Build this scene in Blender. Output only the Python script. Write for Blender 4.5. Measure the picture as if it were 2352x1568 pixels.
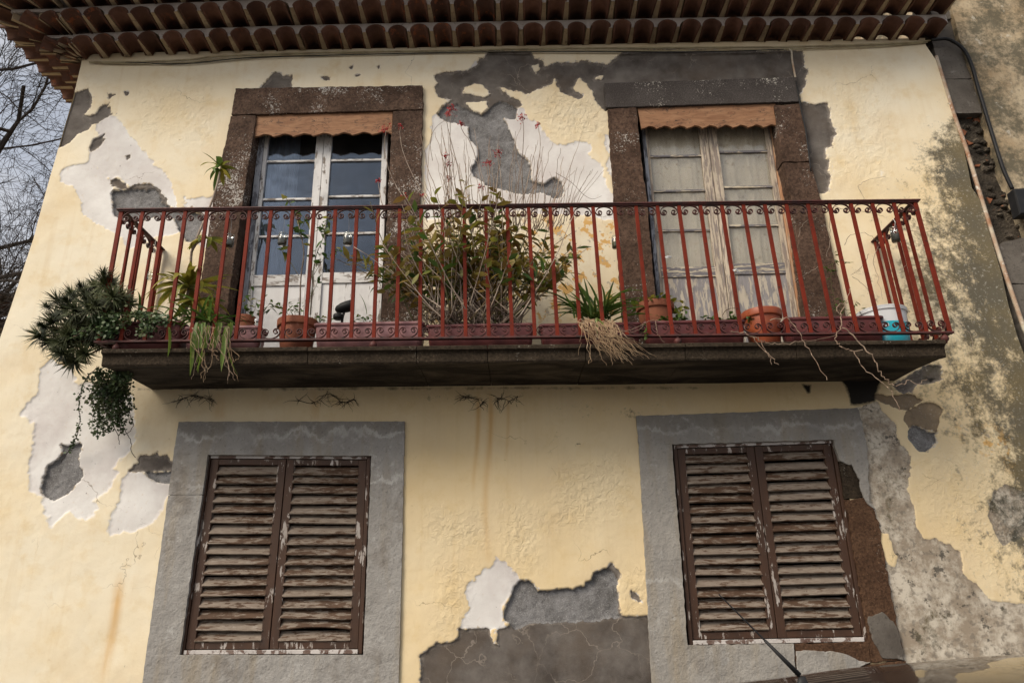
import bpy, math, random
import numpy as np
from mathutils import Vector, Matrix
for _o in list(bpy.data.objects): bpy.data.objects.remove(_o)
scene = bpy.context.scene
col = scene.collection
R = math.radians
random.seed(7)
rng = np.random.default_rng(7)

# ------------------------------------------------------------------ camera
CAM = Vector((0.0, -4.9, 1.65)); PITCH = R(19.2); ROLL = R(1.05); FPX = 1670.0
_F = Vector((0, math.cos(PITCH), math.sin(PITCH)))
_U0 = Vector((0, -math.sin(PITCH), math.cos(PITCH))); _R0 = Vector((1, 0, 0))
_R = _R0*math.cos(ROLL) - _U0*math.sin(ROLL)
_U = _R0*math.sin(ROLL) + _U0*math.cos(ROLL)
cd = bpy.data.cameras.new("camera"); cam = bpy.data.objects.new("camera", cd); col.objects.link(cam)
cd.sensor_width = 36.0; cd.lens = FPX/2352*36.0; cd.clip_start = 0.05; cd.clip_end = 2000
cam.matrix_world = Matrix(((_R.x,_U.x,-_F.x,CAM.x),(_R.y,_U.y,-_F.y,CAM.y),(_R.z,_U.z,-_F.z,CAM.z),(0,0,0,1)))
scene.camera = cam
def at(px, py, Y=0.0):
    """point on the vertical plane y=Y seen at picture point (px,py) of a 2352x1568 view"""
    d = _F*FPX + _R*(px-1176) + _U*(784-py)
    return CAM + d*((Y-CAM.y)/d.y)
# picture sub-views used when measuring: offset x, offset y, scale
ZV = dict(A=(0,0,.3516), B=(735,0,.3516), C=(1525.1,0,.3516), D=(0,413.4,.3516), E=(735,413.4,.3516),
          F=(1525.1,413.4,.3516), G=(0,918.75,.4141), H=(826.9,918.75,.4143), I=(1378.1,918.75,.4141),
          P=(2021.2,0,.3516), Q=(2021.2,459.4,.3516), S=(505.3,588,.1641), T=(900.4,514.5,.1992), W=(1286.2,588,.1953), d=(0,0,1))
def zz(v, pts):
    a, b, s = ZV[v]
    return [(a+x*s, b+y*s) for x, y in pts]

# ------------------------------------------------------------------ light
SUN_EL, SUN_AZ = R(40), R(-48)       # azimuth measured from the street side (-y) towards +x
w = bpy.data.worlds.new("World"); scene.world = w; w.use_nodes = True
nt = w.node_tree; nt.nodes.clear()
sky = nt.nodes.new("ShaderNodeTexSky"); sky.sky_type = 'NISHITA'; sky.sun_disc = False
sky.sun_elevation = SUN_EL; sky.sun_rotation = R(180) - SUN_AZ
sky.air_density = 1.0; sky.dust_density = 3.0; sky.ozone_density = 1.0; sky.altitude = 50
hs = nt.nodes.new("ShaderNodeHueSaturation"); hs.inputs['Saturation'].default_value = 0.5; hs.inputs['Value'].default_value = 1.0
nt.links.new(sky.outputs[0], hs.inputs['Color'])
tc = nt.nodes.new("ShaderNodeTexCoord")
mp = nt.nodes.new("ShaderNodeMapping"); mp.inputs['Scale'].default_value = (1.2, 1.2, 3.0)
nt.links.new(tc.outputs['Generated'], mp.inputs[0])
nz = nt.nodes.new("ShaderNodeTexNoise"); nz.inputs['Scale'].default_value = 2.3; nz.inputs['Detail'].default_value = 7
nt.links.new(mp.outputs[0], nz.inputs['Vector'])
mr = nt.nodes.new("ShaderNodeMapRange"); mr.inputs[1].default_value = .40; mr.inputs[2].default_value = .62; mr.inputs[3].default_value = .28; mr.inputs[4].default_value = 1.0
nt.links.new(nz.outputs[0], mr.inputs[0])
mx = nt.nodes.new("ShaderNodeMix"); mx.data_type = 'RGBA'
nt.links.new(mr.outputs[0], mx.inputs[0]); nt.links.new(hs.outputs[0], mx.inputs[6]); mx.inputs[7].default_value = (3.7, 3.7, 3.85, 1)
bg = nt.nodes.new("ShaderNodeBackground"); bg.inputs['Strength'].default_value = 0.08
nt.links.new(mx.outputs[2], bg.inputs['Color'])
wo = nt.nodes.new("ShaderNodeOutputWorld"); nt.links.new(bg.outputs[0], wo.inputs[0])
sl = bpy.data.lights.new("sun", 'SUN'); sl.energy = 1.5; sl.angle = R(32); sl.color = (1.0, 0.90, 0.75)
so = bpy.data.objects.new("sun", sl); col.objects.link(so)
sd = Vector((math.sin(SUN_AZ)*math.cos(SUN_EL), -math.cos(SUN_AZ)*math.cos(SUN_EL), math.sin(SUN_EL)))
so.location = sd*30; so.rotation_euler = sd.to_track_quat('Z', 'Y').to_euler()
scene.view_settings.view_transform = 'Standard'; scene.view_settings.look = 'None'
scene.view_settings.gamma = 1; scene.view_settings.use_curve_mapping = False
scene.view_settings.exposure = 1.22
scene.cycles.max_bounces = 5; scene.cycles.diffuse_bounces = 2; scene.cycles.glossy_bounces = 2; scene.cycles.transparent_max_bounces = 8

# ------------------------------------------------------------------ material helper
class NB:
    def __init__(s, name):
        s.m = bpy.data.materials.new(name); s.m.use_nodes = True; s.t = s.m.node_tree; s.t.nodes.clear()
        s.o = s.t.nodes.new("ShaderNodeOutputMaterial")
    def n(s, ty): return s.t.nodes.new("ShaderNode"+ty)
    def L(s, v, inp):
        if isinstance(v, bpy.types.NodeSocket): s.t.links.new(v, inp)
        elif v is not None:
            if hasattr(inp.default_value, '__len__') and not hasattr(v, '__len__'): v = (v,)*3
            if inp.type == 'RGBA' and len(v) == 3: v = (*v, 1)
            inp.default_value = v
    def pos(s): return s.n("NewGeometry").outputs['Position']
    def obj(s): return s.n("TexCoord").outputs['Object']
    def rnd(s): return s.n("ObjectInfo").outputs['Random']
    def attr(s, name):
        a = s.n("Attribute"); a.attribute_name = name; return a.outputs['Fac']
    def vs(s, v, sc, loc=(0,0,0), rot=(0,0,0)):
        m = s.n("Mapping"); s.L(v, m.inputs[0]); m.inputs['Scale'].default_value = sc; m.inputs['Location'].default_value = loc
        m.inputs['Rotation'].default_value = rot; return m.outputs[0]
    def noise(s, v, sc, det=4, rough=.55, dist=0):
        m = s.n("TexNoise"); s.L(v, m.inputs['Vector']); m.inputs['Scale'].default_value = sc; m.inputs['Detail'].default_value = det
        m.inputs['Roughness'].default_value = rough; m.inputs['Distortion'].default_value = dist; return m.outputs[0]
    def voro(s, v, sc, feat='F1'):
        m = s.n("TexVoronoi"); m.feature = feat; s.L(v, m.inputs['Vector']); m.inputs['Scale'].default_value = sc; return m.outputs['Distance']
    def mr(s, v, a, b, c=0., d=1., smooth=False):
        m = s.n("MapRange"); s.L(v, m.inputs[0])
        if smooth: m.interpolation_type = 'SMOOTHSTEP'
        for i, q in enumerate((a, b, c, d)): s.L(q, m.inputs[i+1])
        return m.outputs[0]
    def ma(s, op, a, b=0.):
        m = s.n("Math"); m.operation = op; s.L(a, m.inputs[0]); s.L(b, m.inputs[1]); return m.outputs[0]
    def mix(s, f, a, b, mode='MIX'):
        m = s.n("Mix"); m.data_type = 'RGBA'; m.blend_type = mode; s.L(f, m.inputs[0]); s.L(a, m.inputs[6]); s.L(b, m.inputs[7]); return m.outputs[2]
    def bump(s, h, st=.5, d=.01, nrm=None):
        m = s.n("Bump"); s.L(h, m.inputs['Height']); m.inputs['Strength'].default_value = st; m.inputs['Distance'].default_value = d
        if nrm is not None: s.L(nrm, m.inputs['Normal'])
        return m.outputs[0]
    def pr(s, colr, rough=.8, nrm=None, **kw):
        b = s.n("BsdfPrincipled"); s.L(colr, b.inputs['Base Color']); s.L(rough, b.inputs['Roughness'])
        if nrm is not None: s.L(nrm, b.inputs['Normal'])
        for k, v in kw.items(): s.L(v, b.inputs[k.replace('_', ' ')])
        s.t.links.new(b.outputs[0], s.o.inputs[0]); return b

def simple(name, base, layers=(), rough=.8, bump=None, coord='pos', spec=.3, stretch=(1,1,1), var=0., trans=0., **kw):
    """base colour with stacked noise layers: (scale, lo, hi, colour[, stretch])"""
    b = NB(name); p = b.pos() if coord == 'pos' else b.obj()
    p = b.vs(p, stretch); c = (*base, 1)
    for l in layers:
        q = b.vs(p, l[4]) if len(l) > 4 else p
        f = b.mr(b.noise(q, l[0], 6, .6), l[1], l[2]); c = b.mix(f, c, l[3])
    if var:
        k = b.mr(b.rnd(), 0, 1, 1-var, 1+var); m = b.n("Mix"); m.data_type = 'RGBA'; m.blend_type = 'MULTIPLY'; m.inputs[0].default_value = 1
        b.L(c, m.inputs[6]); b.L(b.n("CombineColor").outputs[0], m.inputs[7])
        cc = m.inputs[7].links[0].from_node
        for i in range(3): b.L(k, cc.inputs[i])
        c = m.outputs[2]
    nr = None
    if bump: nr = b.bump(b.noise(p, bump[0], 6, .65), bump[1], bump[2] if len(bump) > 2 else .01)
    pb = b.pr(c, rough, nr, Specular_IOR_Level=spec, **kw)
    if trans:                                            # thin leaves let light through
        tl = b.n("BsdfTranslucent"); b.L(c, tl.inputs[0]); ms_ = b.n("MixShader"); ms_.inputs[0].default_value = trans
        b.t.links.new(pb.outputs[0], ms_.inputs[1]); b.t.links.new(tl.outputs[0], ms_.inputs[2]); b.t.links.new(ms_.outputs[0], b.o.inputs[0])
    return b.m

# ------------------------------------------------------------------ mesh helper
WL = {}
class MB:
    def __init__(s): s.v = []; s.f = []; s.mi = []
    def add(s, vs, fs, mi=0):
        k = len(s.v); s.v += [tuple(q) for q in vs]; s.f += [tuple(i+k for i in f) for f in fs]; s.mi += [mi]*len(fs); return s
    def box(s, x0, x1, y0, y1, z0, z1):
        return s.add([(x,y,z) for z in (z0,z1) for y in (y0,y1) for x in (x0,x1)],
            [(0,2,3,1),(4,5,7,6),(0,1,5,4),(2,6,7,3),(0,4,6,2),(1,3,7,5)])
    def hexa(s, p):  # 8 points: front bl,br,tr,tl then back
        return s.add(p, [(0,1,2,3),(7,6,5,4),(0,4,5,1),(1,5,6,2),(2,6,7,3),(3,7,4,0)])
    def prism(s, front, off):
        n = len(front); o = Vector(off)
        vs = [Vector(q) for q in front] + [Vector(q)+o for q in front]
        return s.add(vs, [tuple(range(n)), tuple(range(2*n-1, n-1, -1))] + [(i, i+n, (i+1)%n+n, (i+1)%n) for i in range(n)])
    def tube(s, pts, r, n=6, r1=None, cap=True):
        P = [Vector(q) for q in pts]; m = len(P)
        if m < 2: return s
        rr = [r(i/(m-1)) for i in range(m)] if callable(r) else [r + ((r1 if r1 is not None else r)-r)*i/(m-1) for i in range(m)]
        vs = []; up = None
        for i in range(m):
            t = (P[min(i+1,m-1)] - P[max(i-1,0)])
            t = t.normalized() if t.length > 1e-9 else Vector((0,0,1))
            if up is None: up = Vector((0,0,1)) if abs(t.z) < .9 else Vector((1,0,0))
            a = t.cross(up)
            if a.length < 1e-6: a = t.orthogonal()
            a.normalize(); b = a.cross(t).normalized(); up = b
            for k in range(n):
                an = 2*math.pi*k/n; vs.append(P[i] + (a*math.cos(an) + b*math.sin(an))*rr[i])
        fs = [(i*n+k, i*n+(k+1)%n, (i+1)*n+(k+1)%n, (i+1)*n+k) for i in range(m-1) for k in range(n)]
        if cap: fs += [tuple(range(n-1,-1,-1)), tuple((m-1)*n+k for k in range(n))]
        return s.add(vs, fs)
    def flat(s, pts, wx, hz):
        """rectangular bar along pts (thickness wx across, hz other)"""
        P = [Vector(q) for q in pts]; m = len(P); vs = []
        for i in range(m):
            t = (P[min(i+1,m-1)]-P[max(i-1,0)]).normalized(); a = Vector((0,1,0)); b = t.cross(a).normalized()
            for sa, sb in ((-1,-1),(1,-1),(1,1),(-1,1)): vs.append(P[i] + a*sa*wx/2 + b*sb*hz/2)
        fs = [(i*4+k, i*4+(k+1)%4, i*4+4+(k+1)%4, i*4+4+k) for i in range(m-1) for k in range(4)] + [(3,2,1,0), tuple((m-1)*4+k for k in range(4))]
        return s.add(vs, fs)
    def lathe(s, c, prof, n=20, sx=1., cap0=True, cap1=False):
        c = Vector(c); vs = [c + Vector((r*math.cos(2*math.pi*k/n)*sx, r*math.sin(2*math.pi*k/n), z)) for r, z in prof for k in range(n)]
        m = len(prof); fs = [(i*n+k, i*n+(k+1)%n, (i+1)*n+(k+1)%n, (i+1)*n+k) for i in range(m-1) for k in range(n)]
        if cap0: fs.append(tuple(range(n-1,-1,-1)))
        if cap1: fs.append(tuple((m-1)*n+k for k in range(n)))
        return s.add(vs, fs)
    def build(s, name, mat, parent=None, origin=None, smooth=False, bevel=0):
        vs = [Vector(q) for q in s.v]
        if origin is None:
            xs = [v.x for v in vs]; ys = [v.y for v in vs]; zs = [v.z for v in vs]
            origin = Vector(((min(xs)+max(xs))/2, (min(ys)+max(ys))/2, min(zs) if parent is None else (min(zs)+max(zs))/2))
        origin = Vector(origin)
        me = bpy.data.meshes.new(name); me.from_pydata([v-origin for v in vs], [], s.f)
        for q in (mat if isinstance(mat, (list, tuple)) else [mat]): me.materials.append(q)
        if any(s.mi): me.polygons.foreach_set("material_index", s.mi)
        if smooth: me.polygons.foreach_set("use_smooth", [True]*len(me.polygons))
        me.update()
        o = put(name, me, parent, origin)
        if bevel:
            b = o.modifiers.new("bevel", 'BEVEL'); b.width = bevel; b.segments = 2; b.limit_method = 'ANGLE'; b.angle_limit = R(40)
        return o
def put(name, me, parent, loc, rot=None, scale=None):
    o = bpy.data.objects.new(name, me); col.objects.link(o); loc = Vector(loc)
    if parent is not None: o.parent = parent; o.location = loc - WL[parent]
    else: o.location = loc
    if rot is not None:
        if isinstance(rot, Matrix): o.rotation_euler = rot.to_euler()
        else: o.rotation_euler = rot
    if scale is not None: o.scale = scale
    WL[o] = loc; return o
def thing(name, label, cat, loc, group=None):
    o = bpy.data.objects.new(name, None); col.objects.link(o); o.location = loc; o.empty_display_size = .1; WL[o] = Vector(loc)
    return tag(o, label, cat, group)
def tag(o, label=None, cat=None, group=None, kind=None):
    if label: o['label'] = label
    if cat: o['category'] = cat
    if group: o['group'] = group
    if kind: o['kind'] = kind
    return o
def rag(pts, step=.02, amp=.006, seed=0):
    """ragged closed outline (x,z) from a coarse one"""
    r = random.Random(seed); out = []
    for i in range(len(pts)):
        a, b = Vector(pts[i]), Vector(pts[(i+1) % len(pts)]); n = max(1, int((b-a).length/step))
        for k in range(n):
            q = a.lerp(b, k/n); out.append(q + Vector((r.uniform(-amp,amp), 0, r.uniform(-amp,amp))))
    return out

# ------------------------------------------------------------------ materials
def wall_material():
    b = NB("peeling_yellow_plaster"); p = b.pos()
    fine = b.noise(p, 90, 3, .6); fn = b.ma('MULTIPLY', b.ma('SUBTRACT', fine, .5), .012)
    def mask(name, w=.0014): return b.mr(b.ma('ADD', b.attr(name), fn), -w, w)
    n1 = b.noise(p, 1.1, 3, .6); n2 = b.noise(p, 6, 5, .65); n3 = b.noise(p, 30, 4, .6)
    c = b.mix(b.mr(n1, .35, .65), (.71,.545,.305), (.75,.615,.395))
    c = b.mix(b.attr('pale'), c, (.78,.70,.54))
    c = b.mix(b.mr(n2, .52, .72, 0, .5), c, (.64,.47,.23)); c = b.mix(b.mr(b.noise(b.vs(p,(1,1,1),(9,4,2)), 2.4, 6, .68), .50, .68, 0, .45), c, (.66,.52,.33))
    c = b.mix(b.mr(n3, .58, .8, 0, .22), c, (.52,.40,.24))
    vn = b.noise(b.vs(p, (14,14,.9)), 1.0, 4, .6)                       # water runs
    c = b.mix(b.mr(vn, .55, .8, 0, .28), c, (.56,.39,.18))
    c = b.mix(b.ma('MULTIPLY', b.attr('streak'), b.mr(vn, .3, .6, .35, 1)), c, (.60,.37,.15))
    # old ochre layer showing through worn paint
    c = b.mix(b.ma('MULTIPLY', b.attr('worn'), b.mr(b.noise(p, 11, 6, .62), .545, .565)), c, (.62,.37,.13))
    c = b.mix(b.ma('MULTIPLY', b.attr('worn'), b.mr(b.noise(b.vs(p,(1,1,1),(3,1,2)), 17, 6, .62), .60, .62)), c, (.45,.38,.29))
    # white scratches of under-coat
    c = b.mix(b.ma('MULTIPLY', b.attr('pale2'), b.mr(b.noise(b.vs(p, (9,9,4)), 1.4, 6, .7), .60, .66)), c, (.74,.73,.70))
    wv = b.mix(b.mr(b.noise(p, 3, 6, .6), .40, .68), (.74,.715,.68), (.62,.585,.55))
    wv = b.mix(b.mr(n3, .60, .74, 0, .5), wv, (.60,.50,.40))
    wv = b.mix(b.mr(b.noise(b.vs(p,(1,1,1),(7,3,5)), 34, 4, .6), .70, .72, 0, .9), wv, (.14,.12,.11))
    wv = b.mix(b.mr(b.noise(p, 1.9, 5, .6), .46, .60, 0, .75), wv, (.56,.51,.485))
    mw = b.mr(b.ma('ADD', b.attr('white'), b.ma('ADD', fn, b.ma('MULTIPLY', b.ma('SUBTRACT', n2, .5), .03))), b.mr(n1, .4, .6, -.0015, -.012), .002); c = b.mix(mw, c, wv)
    rd = b.mix(b.mr(b.noise(p, 4, 9, .78), .42, .56), (.55,.49,.40), (.29,.235,.175)); rd = b.mix(b.mr(n3, .52, .64, 0, .7), rd, (.17,.145,.115)); rd = b.mix(b.mr(b.noise(p, 9, 8, .75), .585, .60, 0, .85), rd, (.07,.062,.052))
    mrn = mask('rend'); c = b.mix(mrn, c, rd)
    mt = mask('tan'); c = b.mix(mt, c, b.mix(b.mr(n2, .4, .6), (.27,.20,.125), (.20,.15,.10)))
    g = b.mix(b.mr(b.noise(p, 4, 7, .65), .36, .66), (.070,.058,.050), (.175,.155,.138)); g = b.mix(b.mr(b.noise(p, 1.6, 6, .65), .48, .62, 0, .6), g, (.115,.088,.066))
    dv = b.n("VectorMath"); dv.operation = 'ADD'; b.L(p, dv.inputs[0])
    nv = b.n("TexNoise"); b.L(p, nv.inputs['Vector']); nv.inputs['Scale'].default_value = 5; nv.inputs['Detail'].default_value = 5
    sc = b.n("VectorMath"); sc.operation = 'SCALE'; b.L(nv.outputs[1], sc.inputs[0]); sc.inputs['Scale'].default_value = .35
    b.L(sc.outputs[0], dv.inputs[1])
    ck = b.voro(dv.outputs[0], 3.2, 'DISTANCE_TO_EDGE')
    ckm = b.ma('MULTIPLY', b.mr(ck, .004, .012, 1, 0), b.mr(b.noise(p, 1.7, 3), .46, .58))
    g = b.mix(b.ma('MULTIPLY', ckm, .75), g, (.26,.22,.185))
    mg = mask('grey'); eg = b.ma('MAXIMUM', b.attr('grey'), b.attr('conc')); nz_ = b.ma('SUBTRACT', b.noise(p, 38, 5, .68), .5)
    rim = b.mr(b.ma('ADD', b.ma('ADD', eg, .003), b.ma('MULTIPLY', nz_, .09)), -.001, .0015)   # under-coats left along the broken edge
    c = b.mix(rim, c, b.mix(b.mr(n2, .42, .56), (.62,.58,.53), (.42,.34,.24)))
    g = b.mix(b.mr(b.ma('ADD', b.attr('grey'), b.ma('MULTIPLY', nz_, .06)), .004, .022, .55, 0), g, (.27,.235,.20))
    c = b.mix(mg, c, g)
    cc = b.mix(b.mr(b.noise(p, 7, 7, .7), .36, .66), (.12,.113,.108), (.27,.262,.26))
    cc = b.mix(b.mr(b.noise(p, 140, 4, .7), .52, .75), cc, (.42,.41,.40))
    cc = b.mix(b.mr(b.noise(p, 120, 4, .7), .30, .44, 1, 0), cc, (.07,.065,.06))
    mc = mask('conc'); c = b.mix(mc, c, cc)
    # hair cracks in the paint film
    ck2 = b.voro(dv.outputs[0], 1.55, 'DISTANCE_TO_EDGE')
    notg = b.ma('SUBTRACT', 1, b.ma('MAXIMUM', mg, mc))
    ckp = b.ma('MULTIPLY', b.ma('MULTIPLY', b.mr(ck2, .0012, .0042, 1, 0), b.mr(b.noise(p, 1.3, 3), .56, .64)), notg)
    c = b.mix(b.ma('MULTIPLY', ckp, .7), c, (.16,.115,.07))
    # flaked specks
    sp = b.ma('MULTIPLY', b.mr(b.noise(p, 24, 5, .6), .70, .715), b.mr(b.noise(p, 2.2, 4), .5, .62))
    c = b.mix(b.ma('MULTIPLY', sp, .85), c, (.12,.10,.085))
    # lichen / mould
    ms = b.attr('moss')
    l1 = b.noise(p, 9, 6, .72); l2 = b.noise(b.vs(p, (1,1,.45)), 3.2, 5, .66); l3 = b.noise(p, 46, 5, .74)
    bl = b.ma('ADD', b.ma('MULTIPLY', l1, .45), b.ma('ADD', b.ma('MULTIPLY', l2, .33), b.ma('MULTIPLY', l3, .22)))
    thr = b.mr(ms, 0, 1, .655, .395)
    mm = b.mr(b.ma('SUBTRACT', bl, thr), -.02, .075)
    mm = b.ma('MULTIPLY', mm, b.mr(ms, 0, .08))
    mc1 = b.mix(b.mr(b.noise(p, 2.3, 5), .42, .6), (.060,.056,.042), (.105,.082,.040))
    c = b.mix(b.ma('MULTIPLY', mm, .92), c, mc1)
    pp = b.ma('MULTIPLY', b.mr(ms, .1, .7), b.mr(l3, .57, .66, 0, .5)); c = b.mix(pp, c, (.55,.53,.46))
    so_ = b.attr('soot_shade'); sm = b.mr(b.ma('ADD', so_, b.ma('MULTIPLY', b.ma('SUBTRACT', l1, .5), .9)), .42, .72); c = b.mix(b.ma('MULTIPLY', sm, b.mr(so_, 0, .1)), c, (.022,.019,.016))  # black stains, plus the slab's shade painted into the wall colour
    # relief
    lay = b.ma('ADD', b.ma('MULTIPLY', mw, -.15), b.ma('MULTIPLY', b.ma('MAXIMUM', b.ma('MAXIMUM', mg, mc), mt), -1.0))
    H = b.ma('MULTIPLY', lay, .0035)
    H = b.ma('ADD', H, b.ma('MULTIPLY', b.ma('MULTIPLY', b.mr(b.noise(p, 30, 4, .6, .9), .42, .75), b.attr('blister')), .0045))
    H = b.ma('ADD', H, b.ma('MULTIPLY', b.ma('MULTIPLY', b.noise(p, 13, 4, .6), b.mr(n1, .35, .65, .3, 1)), .0045))
    H = b.ma('ADD', H, b.ma('MULTIPLY', b.noise(p, 150, 3, .7), b.ma('ADD', b.ma('MULTIPLY', mc, .006), b.ma('ADD', .0008, b.ma('MULTIPLY', mg, .0015)))))
    nr = b.bump(H, 1.0, 1.0)
    b.pr(c, .86, nr, Specular_IOR_Level=.2); return b.m

def stone_material(name, a, bcol, lich=.5, lc=(.55,.52,.47), grain=70, lattr=False):
    b = NB(name); p = b.pos()
    c = b.mix(b.mr(b.noise(p, 5, 6, .6), .38, .64), a, bcol)
    c = b.mix(b.mr(b.noise(p, grain, 6, .75), .42, .62, 0, .75), c, tuple(x*.35 for x in a))
    c = b.mix(b.mr(b.noise(p, grain*.7, 5, .7), .60, .74, 0, .55), c, tuple(min(1, x*2.4) for x in bcol))
    big = b.noise(p, 3.1, 4, .6); sp = b.noise(p, 75, 5, .75)
    f = b.ma('MULTIPLY', b.mr(b.ma('ADD', b.ma('MULTIPLY', big, .42), b.ma('MULTIPLY', sp, .58)), .61-lich*.10, .64-lich*.10), .85)
    c = b.mix(f, c, lc)
    nr = b.bump(b.noise(p, grain, 6, .75), .8, .012); nr = b.bump(b.noise(p, 9, 4), .5, .02, nr)
    b.pr(c, .93, nr, Specular_IOR_Level=.15); return b.m

def peel_material(name, paint, under, cover, sc, stretch, dirt=(.05,.04,.035), rough=.6, obj=False, bump=.5, paint2=None, under2=None):
    """old paint over bare wood; cover 0..1 share of paint left"""
    b = NB(name); p = b.pos(); q = b.vs(p, stretch)
    n = b.noise(q, sc, 8, .68, .3); t = .5+(cover-.5)*.36
    f = b.mr(n, t-.012, t+.012, 1, 0)
    pc = b.mix(b.mr(b.noise(q, sc*.4, 5), .4, .65), paint, paint2 or tuple(x*.82 for x in paint))
    uc = b.mix(b.mr(b.noise(b.vs(q, (1,1,1),(5,2,1)), sc*1.7, 6, .7), .35, .65), under, under2 or tuple(x*.55 for x in under))
    c = b.mix(f, uc, pc); c = b.mix(b.mr(b.noise(p, 4.5, 5), .58, .8, 0, .5), c, dirt)
    nr = b.bump(f, bump, .003); nr = b.bump(b.noise(q, sc*2.2, 5, .7), .35, .004, nr)
    b.pr(c, b.mr(f, 0, 1, .9, rough), nr, Specular_IOR_Level=.3); return b.m

M = {}
M['wall'] = wall_material()
M['sidewall'] = simple("side_wall_plaster", (.72,.58,.35), [(2,.4,.7,(.62,.47,.26))], .9, (30,.4))
M['basalt'] = stone_material("brown_basalt", (.075,.045,.031), (.135,.083,.058), .30, grain=48)
M['basalt_lichen'] = stone_material("brown_basalt_lichen", (.075,.047,.034), (.135,.086,.062), .52, (.52,.49,.45), grain=48)
M['lintel_grey'] = stone_material("dark_grey_lintel", (.082,.070,.064), (.115,.10,.092), .34, (.62,.58,.50), 110)
M['basalt_rust'] = stone_material("rust_basalt", (.085,.045,.026), (.13,.072,.042), .1, (.35,.30,.25), grain=60)
def surround_mat(name, a, bcol, zl, whit):
    b = NB(name); p = b.pos(); sx_ = b.n("SeparateXYZ"); b.L(p, sx_.inputs[0])
    c = b.mix(b.mr(b.noise(p, 2.6, 7, .66), .36, .64), a, bcol)
    v = b.noise(b.vs(p, (7,7,1.0)), 1.2, 5, .6); c = b.mix(b.mr(v, .50, .72, 0, .6), c, (.27,.215,.14))
    wob = b.ma('MULTIPLY', b.ma('SUBTRACT', b.noise(b.vs(p, (1,1,.6)), 5, 7, .66), .5), .34)
    for z0, up in zl:                                    # salt tide marks left by damp
        e = b.ma('ADD', b.ma('SUBTRACT', sx_.outputs[2], z0), wob)
        c = b.mix(b.mr(e, -.01, .05, 0, .55), c, (.205,.190,.170)) if up else c
        c = b.mix(b.ma('MULTIPLY', b.mr(b.ma('ABSOLUTE', e), .004, .022, whit, 0), b.mr(b.noise(p, 3, 4), .40, .55)), c, (.60,.58,.55))
    c = b.mix(b.mr(b.noise(p, 14, 7, .72), .57, .68, 0, .55), c, (.47,.455,.43))
    c = b.mix(b.mr(b.noise(p, 60, 5, .7), .56, .74, 0, .6), c, (.11,.10,.09))
    c = b.mix(b.mr(b.noise(p, 1.9, 8, .72), .56, .66, 0, .6), c, (.165,.14,.115))
    h = b.ma('ADD', b.ma('MULTIPLY', b.noise(p, 15, 6, .66), .016), b.ma('MULTIPLY', b.noise(p, 90, 4, .7), .0025))
    b.pr(c, .9, b.bump(h, 1.0, 1.0), Specular_IOR_Level=.2); return b.m
M['surround'] = surround_mat("grey_cement_surround", (.27,.253,.232), (.345,.328,.305), [(at(650,1000,0).z, True), (at(650,1105,0).z, False)], .5)
M['surround2'] = surround_mat("weathered_cement_surround", (.25,.235,.215), (.35,.325,.29), [(at(1700,985,0).z, True), (at(1700,1330,0).z, False)], .35)
M['slab'] = stone_material("weathered_balcony_stone", (.036,.026,.017), (.066,.048,.032), .1, (.30,.27,.22), 60)
def soffit_mat():
    b = NB("stained_soffit_stone"); p = b.pos()
    c = b.mix(b.mr(b.noise(b.vs(p, (1,2.2,1)), 2.6, 7, .62, .6), .44, .66), (.016,.012,.009), (.085,.068,.050))
    c = b.mix(b.mr(b.noise(p, 30, 6, .7), .55, .75, 0, .5), c, (.03,.025,.02))
    nr = b.bump(b.noise(p, 40, 6, .7), .5, .01); b.pr(c, .85, nr, Specular_IOR_Level=.2); return b.m
M['soffit'] = soffit_mat()
M['iron'] = simple("red_oxide_iron", (.155,.021,.010), [(9,.42,.68,(.095,.016,.009)), (40,.62,.70,(.045,.020,.015)), (120,.72,.78,(.24,.11,.08))], .6, (60,.25,.004), spec=.10)
M['iron_dark'] = simple("red_oxide_iron_weathered", (.085,.024,.020), [(14,.42,.62,(.040,.020,.018)), (60,.62,.7,(.16,.05,.035))], .6, (60,.35,.004), spec=.3)
def tile_mat():
    b = NB("old_clay_tile"); p = b.pos()
    c = b.mix(b.mr(b.noise(p, 6, 5, .6), .4, .65), (.105,.050,.034), (.175,.088,.060))
    c = b.mix(b.mr(b.rnd(), .2, 1, 0, .7), c, (.058,.031,.022))
    f = b.ma('MULTIPLY', b.mr(b.noise(p, 15, 7, .7), .555, .60), b.mr(b.noise(p, 1.3, 3), .50, .58)); c = b.mix(b.ma('MULTIPLY', f, .7), c, (.30,.095,.04))
    f = b.mr(b.noise(p, 42, 6, .7), .62, .72); c = b.mix(b.ma('MULTIPLY', f, .35), c, (.20,.15,.11))
    nr = b.bump(b.noise(p, 50, 5, .7), .4, .006); b.pr(c, .9, nr, Specular_IOR_Level=.15); return b.m
M['tile'] = tile_mat()
M['mortar'] = simple("lime_mortar", (.40,.31,.205), [(5,.4,.7,(.28,.21,.135)), (26,.55,.72,(.16,.12,.08))], .95, (55,.5))
M['mortar_front'] = simple("grey_mortar_edge", (.43,.38,.345), [(7,.4,.7,(.29,.25,.225)), (40,.58,.72,(.2,.17,.15))], .95, (70,.5))
M['white_wood'] = peel_material("peeling_white_paint", (.68,.66,.64), (.30,.25,.21), .72, 9, (4,4,1.1), paint2=(.56,.545,.53), under2=(.17,.145,.125), bump=.7)
M['white_wood_h'] = peel_material("peeling_white_paint_rails", (.69,.67,.65), (.36,.31,.27), .62, 9, (1.1,4,4), paint2=(.58,.56,.54), under2=(.2,.17,.15), bump=.7)
M['panel_white'] = peel_material("white_painted_panel", (.70,.685,.675), (.42,.38,.35), .86, 7, (5,5,.5), paint2=(.62,.60,.59))
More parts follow.
